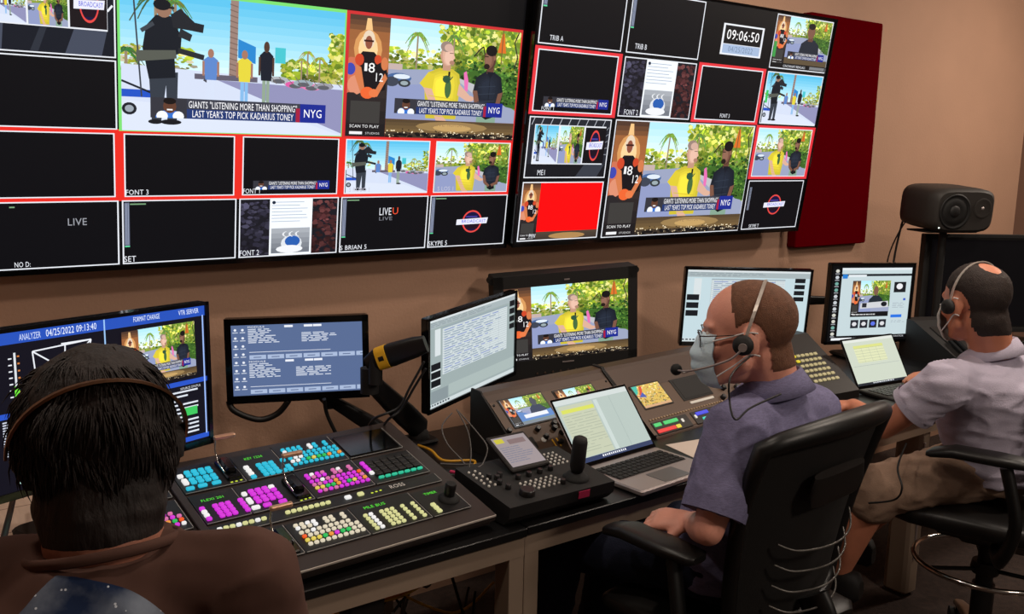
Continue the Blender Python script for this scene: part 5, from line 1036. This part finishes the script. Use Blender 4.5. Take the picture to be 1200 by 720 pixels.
def trousers(pelvis, kn, an, tr, tf, m, parent, frac=1.0, hip=.165, r=(.088, .070, .062, .055), vox=.009, amp=.004, name='trousers'):
    b = MB(); P_ = Vector(pelvis); b.loft([(P_-Vector((0, 0, .085)), tr*hip*.92, tf*.11), (P_-Vector((0, 0, .03)), tr*hip, tf*.125), (P_+Vector((0, 0, .07)), tr*hip*.97, tf*.12)], n=32, power=2.5)
    for k in (0, 1):
        Hp = P_+tr*(.088 if k else -.088)-Vector((0, 0, .01)); K, A = Vector(kn[k]), Vector(an[k])
        if frac <= 1: E = K.lerp(A, .12); chain(b, [Hp, K, E], [r[0], r[1], r[2]])
        else:
            E = K.lerp(A, .93); chain(b, [Hp, K, K.lerp(A, .4)], [r[0], r[1], r[2]]); x, y, dd = basis(E-K); b.loft([(K.lerp(A, .38), x*r[2], y*r[2]), (E, x*r[3], y*r[3])], n=24)
    me = remesh(b, vox, 3, name); wrinkle(me, wr(amp, 16, seed=3.1)); me.materials.append(m); return put(name, me, parent)
def shoes(an, tf, m, parent, dirs=None):
    for k in (0, 1):
        b = MB(); a = Vector(an[k]); f = tf; x = Vector((f.y, -f.x, 0)); z = a.z-.10
        b.loft([(Vector((a.x, a.y, 0))-f*.075+Vector((0, 0, z+.045)), x*.022, Vector((0, 0, .03))), (Vector((a.x, a.y, 0))-f*.06+Vector((0, 0, z+.05)), x*.036, Vector((0, 0, .05))), (Vector((a.x, a.y, 0))+Vector((0, 0, z+.052)), x*.040, Vector((0, 0, .052))), (Vector((a.x, a.y, 0))+f*.08+Vector((0, 0, z+.036)), x*.045, Vector((0, 0, .034))), (Vector((a.x, a.y, 0))+f*.16+Vector((0, 0, z+.028)), x*.042, Vector((0, 0, .026))), (Vector((a.x, a.y, 0))+f*.19+Vector((0, 0, z+.024)), x*.022, Vector((0, 0, .016)))], n=24, power=2.6); b.build('shoe', m, parent)
# ---- the man in glasses, centre right
H1 = head_matrix(at(876, 392, 2.15), 36, -9, 0); S1 = 1.06
nk = at(907, 458, 2.20); sh = (at(864, 505, 2.08), at(952, 484, 2.37)); pv = Vector((1.78, -1.36, .665))
el = (at(830, 622, 2.03), at(905, 600, 2.5)); ws = (at(812, 612, 2.20), at(842, 572, 2.6)); tyaw = 22
hd = ((Vector((-.45, .9, -.1)), Vector((-.35, 0, 1)), .9), (Vector((-.4, .9, -.1)), Vector((0, 0, 1)), .5))
kn = (Vector((1.56, -.98, .60)), Vector((1.80, -.95, .60))); an = (Vector((1.52, -.92, .10)), Vector((1.78, -.85, .10)))
SK1 = skin('skin_ruddy', (226, 156, 134)); p1, tr, tf = person('person in glasses, blue mask, headset and blue-grey short-sleeved shirt, seen in profile', H1, S1, nk, tyaw, pv, sh, el, ws, hd, kn, an, SK1, vox=.0055)
CL1 = cloth('chambray_blue', (118, 114, 146), var=.16, vscale=90, stretch=(1, 1, 4))
b = MB(); torso_cloth(b, pv, nk-Vector((0, 0, .01)), tr, tf, 1.04, hem=-.06); sleeves(b, sh, el, nk, (.84, .8), .074, .070, .070); me = remesh(b, .007, 4, 'shirt'); wrinkle(me, wr(.0055, 11, (1, 1, 1.4), 5)); me.materials.append(CL1); SH = put('shirt', me, p1)
collar('collar', nk+Vector((-.006, .006, .004)), -14, tyaw+4, .072, CL1, SH, h=.040, lay=.030)
for k in (0, 1):
    S, E = Vector(sh[k]), Vector(el[k]); e = S.lerp(E, (.84, .8)[k]); x, y, dd = basis(E-S); b = MB(); b.loft([(e-dd*.022, x*.0725, y*.0725), (e+dd*.001, x*.0715, y*.0715)], n=32, caps=False); b.loft([(e+dd*.001, x*.068, y*.068), (e-dd*.02, x*.068, y*.068)], n=32, caps=False); b.build('sleeve_hem', CL1, SH)
def w1(p):
    # short hair, receded at the forehead
    a = (.030-p.y-.55*max(0, .02-abs(p.x))*0)/.05 if p.z > .06 else (.022-p.y)/.03
    if p.z > .075: a = min(a, 1.0)
    low = (p.z+.084)/.03 if p.y < -.045 else (p.z+.010+.35*(p.y+.045))/.02
    ear = (math.hypot(p.y+.010, (p.z+.002)*.8)-.030)/.012 if abs(p.x) > .06 else 1
    return min(a, low, ear, 1)
HR1 = mat('short_brown_hair', (108, 70, 49), .8, bump=.5, bscale=420, var=.2, vscale=90)
cap_from(p1, H1, w1, .0035, .0008, 200, 'hair', HR1, p1, S1); eyes(H1, S1, p1); face_mask(H1, S1, M_mask, p1)
trousers(pv, kn, an, tr, tf, cloth('dark_jeans', (28, 32, 48), var=.12), p1, 1.1); shoes(an, tf, M_matte, p1)
HS1 = headset('thin silver headset with black ear cup and mic on the man in glasses', H1, S1, (-1,), 24, -1, bw=.0036)
t = thing('glasses', 'thin dark metal glasses on the man with the blue mask', 'glasses', H1 @ Matrix.Scale(S1, 4))
M_gl = mat('glasses_metal', (60, 40, 32), .3, metal=.8)
for sx in (-1, 1):
    b = MB(); b.tube([(sx*.034+.023*math.cos(a), .101-.006*abs(math.cos(a)), .006+.017*math.sin(a)) for a in [2*math.pi*k/24 for k in range(24)]], .0013, 6, closed=True); b.build('rim', M_gl, t)
    b = MB(); b.tube(spline([(sx*.057, .096, .014), (sx*.070, .07, .014), (sx*.079, .0, .013), (sx*.081, -.018, .002)]), .0014, 6); b.build('temple', M_gl, t)
b = MB(); b.tube(spline([(-.011, .102, .010), (0, .106, .013), (.011, .102, .010)]), .0013, 6); b.build('bridge', M_gl, t)
M_lens = mat('lens_glass', (235, 235, 240), .05, alpha=.18)
for sx in (-1, 1): b = MB(); b.loft([((sx*.034, .0985, .006), (.022, 0, 0), (0, 0, .017)), ((sx*.034, .0995, .006), (.022, 0, 0), (0, 0, .017))], n=24); b.build('lens', M_lens, t)
HC = cable('headset_cord', [H1 @ Vector((-.105, -.01, -.03)), at(857, 440, 1.93), at(855, 470, 1.92), at(862, 492, 1.90), at(880, 478, 1.93), at(915, 462, 1.97)], .0022, M_cable, 'black headset cord of the man in glasses'); under(HC, HS1, Matrix()); del HC['category'], HC['label']
# ---- the far-right man
H2 = head_matrix(at(1143, 356, 2.80), -20, -12, 0); S2 = 1.03
nk = at(1163, 416, 2.86); sh = (at(1106, 452, 2.75), at(1238, 440, 3.04)); pv = Vector((2.93, -1.46, .72)); tyaw = 12
el = (at(1036, 502, 2.88), Vector((3.20, -1.25, .93))); ws = (at(1000, 476, 3.04), Vector((3.36, -1.06, .84))); hd = ((Vector((-.2, .9, -.15)), Vector((0, .1, 1)), .5), (Vector((-.5, .8, 0)), Vector((0, 0, 1)), .5))
kn = (at(1028, 574, 2.96), at(1070, 562, 3.20)); an = (at(985, 660, 3.10), at(1000, 640, 3.38))
an = tuple(Vector((a.x, a.y, .30)) for a in an)
SK2 = skin('skin_tanned', (204, 130, 100)); p2, tr, tf = person('person in lavender-grey polo shirt, mask and headset at the far right, seen from behind', H2, S2, nk, tyaw, pv, sh, el, ws, hd, kn, an, SK2, vox=.0062, bulk=1.05)
CL2 = cloth('polo_grey_lavender', (184, 176, 194), var=.04)
b = MB(); torso_cloth(b, pv, nk-Vector((0, 0, .01)), tr, tf, 1.12, hip=.17, waist=.172, chest=.178, top=.165, hem=-.05, belly=.02); sleeves(b, sh, el, nk, (.52, .52), .075, .070, .071); me = remesh(b, .008, 4, 'polo_shirt'); wrinkle(me, wr(.0075, 8, (1, 1, 2.6), 2)); me.materials.append(CL2); SH = put('polo_shirt', me, p2)
collar('collar', nk+Vector((0, .004, .004)), -16, tyaw, .072, CL2, SH, h=.038, lay=.028)
for k in (0, 1):
    S, E = Vector(sh[k]), Vector(el[k]); e = S.lerp(E, .52); x, y, dd = basis(E-S); b = MB(); b.loft([(e-dd*.018, x*.0735, y*.0735), (e+dd*.003, x*.0725, y*.0725)], n=32, caps=False); b.build('sleeve_hem', CL2, SH)
def w2(p):
    a = (.055-p.y)/.03 if p.z > .05 else (.030-p.y)/.03
    low = (p.z+.105)/.03 if p.y < -.035 else (p.z+.012+.35*(p.y+.045))/.02
    ear = (math.hypot(p.y+.010, (p.z+.002)*.8)-.030)/.012 if abs(p.x) > .06 else 1
    bald = (math.hypot(p.x*1.1, p.y+.062)-.016)/.045 if p.z > .07 else 1
    return min(a, low, ear, bald, 1)
HR2 = mat('dark_brown_hair', (38, 25, 20), .75, bump=.6, bscale=380, var=.25, vscale=70)
cap_from(p2, H2, w2, .0055, .0014, 180, 'hair', HR2, p2, S2, rise=.9); eyes(H2, S2, p2); face_mask(H2, S2, M_maskw, p2)
trousers(pv, kn, an, tr, tf, cloth('khaki_shorts', (148, 122, 104), var=.08), p2, 1.0, hip=.175, r=(.100, .084, .082, .07), amp=.006, name='shorts'); shoes(an, tf, M_matte, p2)
headset('silver headset on the far-right man', H2, S2, (-1,), 16, None, bw=.0036)
cable('cable', [at(1062, 520, 2.84), at(1052, 548, 2.80), at(1057, 572, 2.77), at(1048, 586, 2.80), at(1018, 590, 2.86)], .003, M_cable, 'black cord hanging in front of the knee of the far-right man')
# ---- the dark-haired person in the left foreground
H3 = head_matrix(at(116, 523, 1.12), -6, -8, 0); S3 = .97
nk = at(122, 636, 1.08); sh = (at(-60, 700, 1.08), at(288, 684, 1.10)); pv = Vector((.26, -1.80, .60)); tyaw = -4
el = (Vector((sh[0].x-.05, sh[0].y+.06, .93)), Vector((sh[1].x+.035, sh[1].y+.02, .90))); ws = (Vector((.0, -1.40, .80)), Vector((.44, -1.42, .80))); hd = ((Vector((.1, 1, -.15)), Vector((0, 0, 1)), .5), (Vector((-.1, 1, -.15)), Vector((0, 0, 1)), .5))
kn = (Vector((.10, -1.34, .54)), Vector((.40, -1.34, .54))); an = (Vector((.08, -1.25, .10)), Vector((.42, -1.25, .10)))
SK3 = skin('skin_light', (176, 116, 94)); p3, tr, tf = person('dark-haired person in brown T-shirt with blue round print, seen from behind', H3, S3, nk, tyaw, pv, sh, el, ws, hd, kn, an, SK3, vox=.0055, neck_r=.060)
CL3 = D.materials.new('brown_tshirt'); CL3.use_nodes = True; nt = CL3.node_tree; B_ = nt.nodes['Principled BSDF']; B_.inputs['Roughness'].default_value = .95; B_.inputs['Specular IOR Level'].default_value = .15
PC = at(90, 872, .93)   # centre of the round print on the back
tc = nt.nodes.new('ShaderNodeTexCoord'); vm = nt.nodes.new('ShaderNodeVectorMath'); vm.operation = 'MULTIPLY'; vm.inputs[1].default_value = (1, 0, 1)
vs_ = nt.nodes.new('ShaderNodeVectorMath'); vs_.operation = 'DISTANCE'; vs_.inputs[1].default_value = (PC.x, 0, PC.z)
nt.links.new(tc.outputs['Object'], vm.inputs[0]); nt.links.new(vm.outputs[0], vs_.inputs[0])
lt = nt.nodes.new('ShaderNodeMath'); lt.operation = 'LESS_THAN'; lt.inputs[1].default_value = .134; nt.links.new(vs_.outputs['Value'], lt.inputs[0])
sp = nt.nodes.new('ShaderNodeSeparateXYZ'); nt.links.new(tc.outputs['Object'], sp.inputs[0]); ly = nt.nodes.new('ShaderNodeMath'); ly.operation = 'LESS_THAN'; ly.inputs[1].default_value = pv.y+.02; nt.links.new(sp.outputs['Y'], ly.inputs[0])
mu = nt.nodes.new('ShaderNodeMath'); mu.operation = 'MULTIPLY'; nt.links.new(lt.outputs[0], mu.inputs[0]); nt.links.new(ly.outputs[0], mu.inputs[1])
n1 = nt.nodes.new('ShaderNodeTexNoise'); n1.inputs['Scale'].default_value = 18; n1.inputs['Detail'].default_value = 8; nt.links.new(tc.outputs['Object'], n1.inputs['Vector'])
cr = nt.nodes.new('ShaderNodeValToRGB'); cr.color_ramp.elements[0].position = .35; cr.color_ramp.elements[0].color = (*srgb((38, 52, 84)), 1); cr.color_ramp.elements[1].position = .72; cr.color_ramp.elements[1].color = (*srgb((150, 160, 176)), 1); nt.links.new(n1.outputs['Fac'], cr.inputs[0])
vo = nt.nodes.new('ShaderNodeTexVoronoi'); vo.inputs['Scale'].default_value = 95; nt.links.new(tc.outputs['Object'], vo.inputs['Vector']); st = nt.nodes.new('ShaderNodeMath'); st.operation = 'LESS_THAN'; st.inputs[1].default_value = .13; nt.links.new(vo.outputs['Distance'], st.inputs[0])
m1 = nt.nodes.new('ShaderNodeMix'); m1.data_type = 'RGBA'; nt.links.new(st.outputs[0], m1.inputs[0]); nt.links.new(cr.outputs[0], m1.inputs[6]); m1.inputs[7].default_value = (.8, .85, .95, 1)
m2 = nt.nodes.new('ShaderNodeMix'); m2.data_type = 'RGBA'; nt.links.new(mu.outputs[0], m2.inputs[0]); m2.inputs[6].default_value = (*srgb((92, 66, 58)), 1); nt.links.new(m1.outputs[2], m2.inputs[7]); nt.links.new(m2.outputs[2], B_.inputs['Base Color'])
b = MB(); torso_cloth(b, pv, nk-Vector((0, 0, .012)), tr, tf, 1.1, hip=.165, waist=.165, chest=.18, top=.165, d=(.12, .12, .125, .095), hem=-.06, nk=(.082, .078)); sleeves(b, sh, el, nk, (.9, .9), .066, .070, .072); me = remesh(b, .007, 4, 'tshirt'); wrinkle(me, wr(.005, 9, (1, 1, 1.5), 7)); me.materials.append(CL3); SH = put('tshirt', me, p3)
b = MB(); b.tube([nk+Vector((.081*math.cos(a)*1.02, .078*math.sin(a), .006-.022*math.sin(a)-.012)) for a in [2*math.pi*k/40 for k in range(40)]], .004, 8, closed=True, flat=1.6); b.build('neckband', CL3, SH)
def w3(p):
    low = (p.z+.108)/.04 if p.y < -.02 else (p.z+.03+.6*(p.y+.02))/.03
    return min((.062-p.y)/.03, low, 1)
HR3 = mat('near_black_hair', (32, 21, 18), .72, bump=1.0, bscale=120, var=.35, vscale=30, stretch=(1, 1, .3))
hair = cap_from(p3, H3, w3, .013, .006, 26, 'hair', HR3, p3, S3, rise=1.2)
def pl3(g):
    d = Vector((g.gauss(0, 1), g.gauss(-.35, 1), g.gauss(.2, 1))).normalized(); p = Vector((0, -.012, .034))+Vector((d.x*.087, d.y*.107, d.z*.090 if d.z > 0 else d.z*.132))
    if p.z < .02: p.x *= 1.06
    if w3(p*.93) < .12: return None
    c = Vector((.01, -.02, .13)); fl = (p-c); fl = (fl-d*fl.dot(d)); fl = fl.normalized() if fl.length > .01 else Vector((0, -1, 0)); return p*S3, d, fl+Vector((0, 0, -.25))
strands('hair_locks', H3, 6500, 7, pl3, .040, .0013, HR3, hair, .9); eyes(H3, S3, p3)
trousers(pv, kn, an, tr, tf, cloth('dark_trousers', (30, 30, 36)), p3, 1.1); shoes(an, tf, M_matte, p3)
t = headset('thin bronze headset band across the dark hair at left', H3, 1.10, (), 50, None, mat('bronze_band', (150, 108, 82), .3, metal=.7), bw=.008)
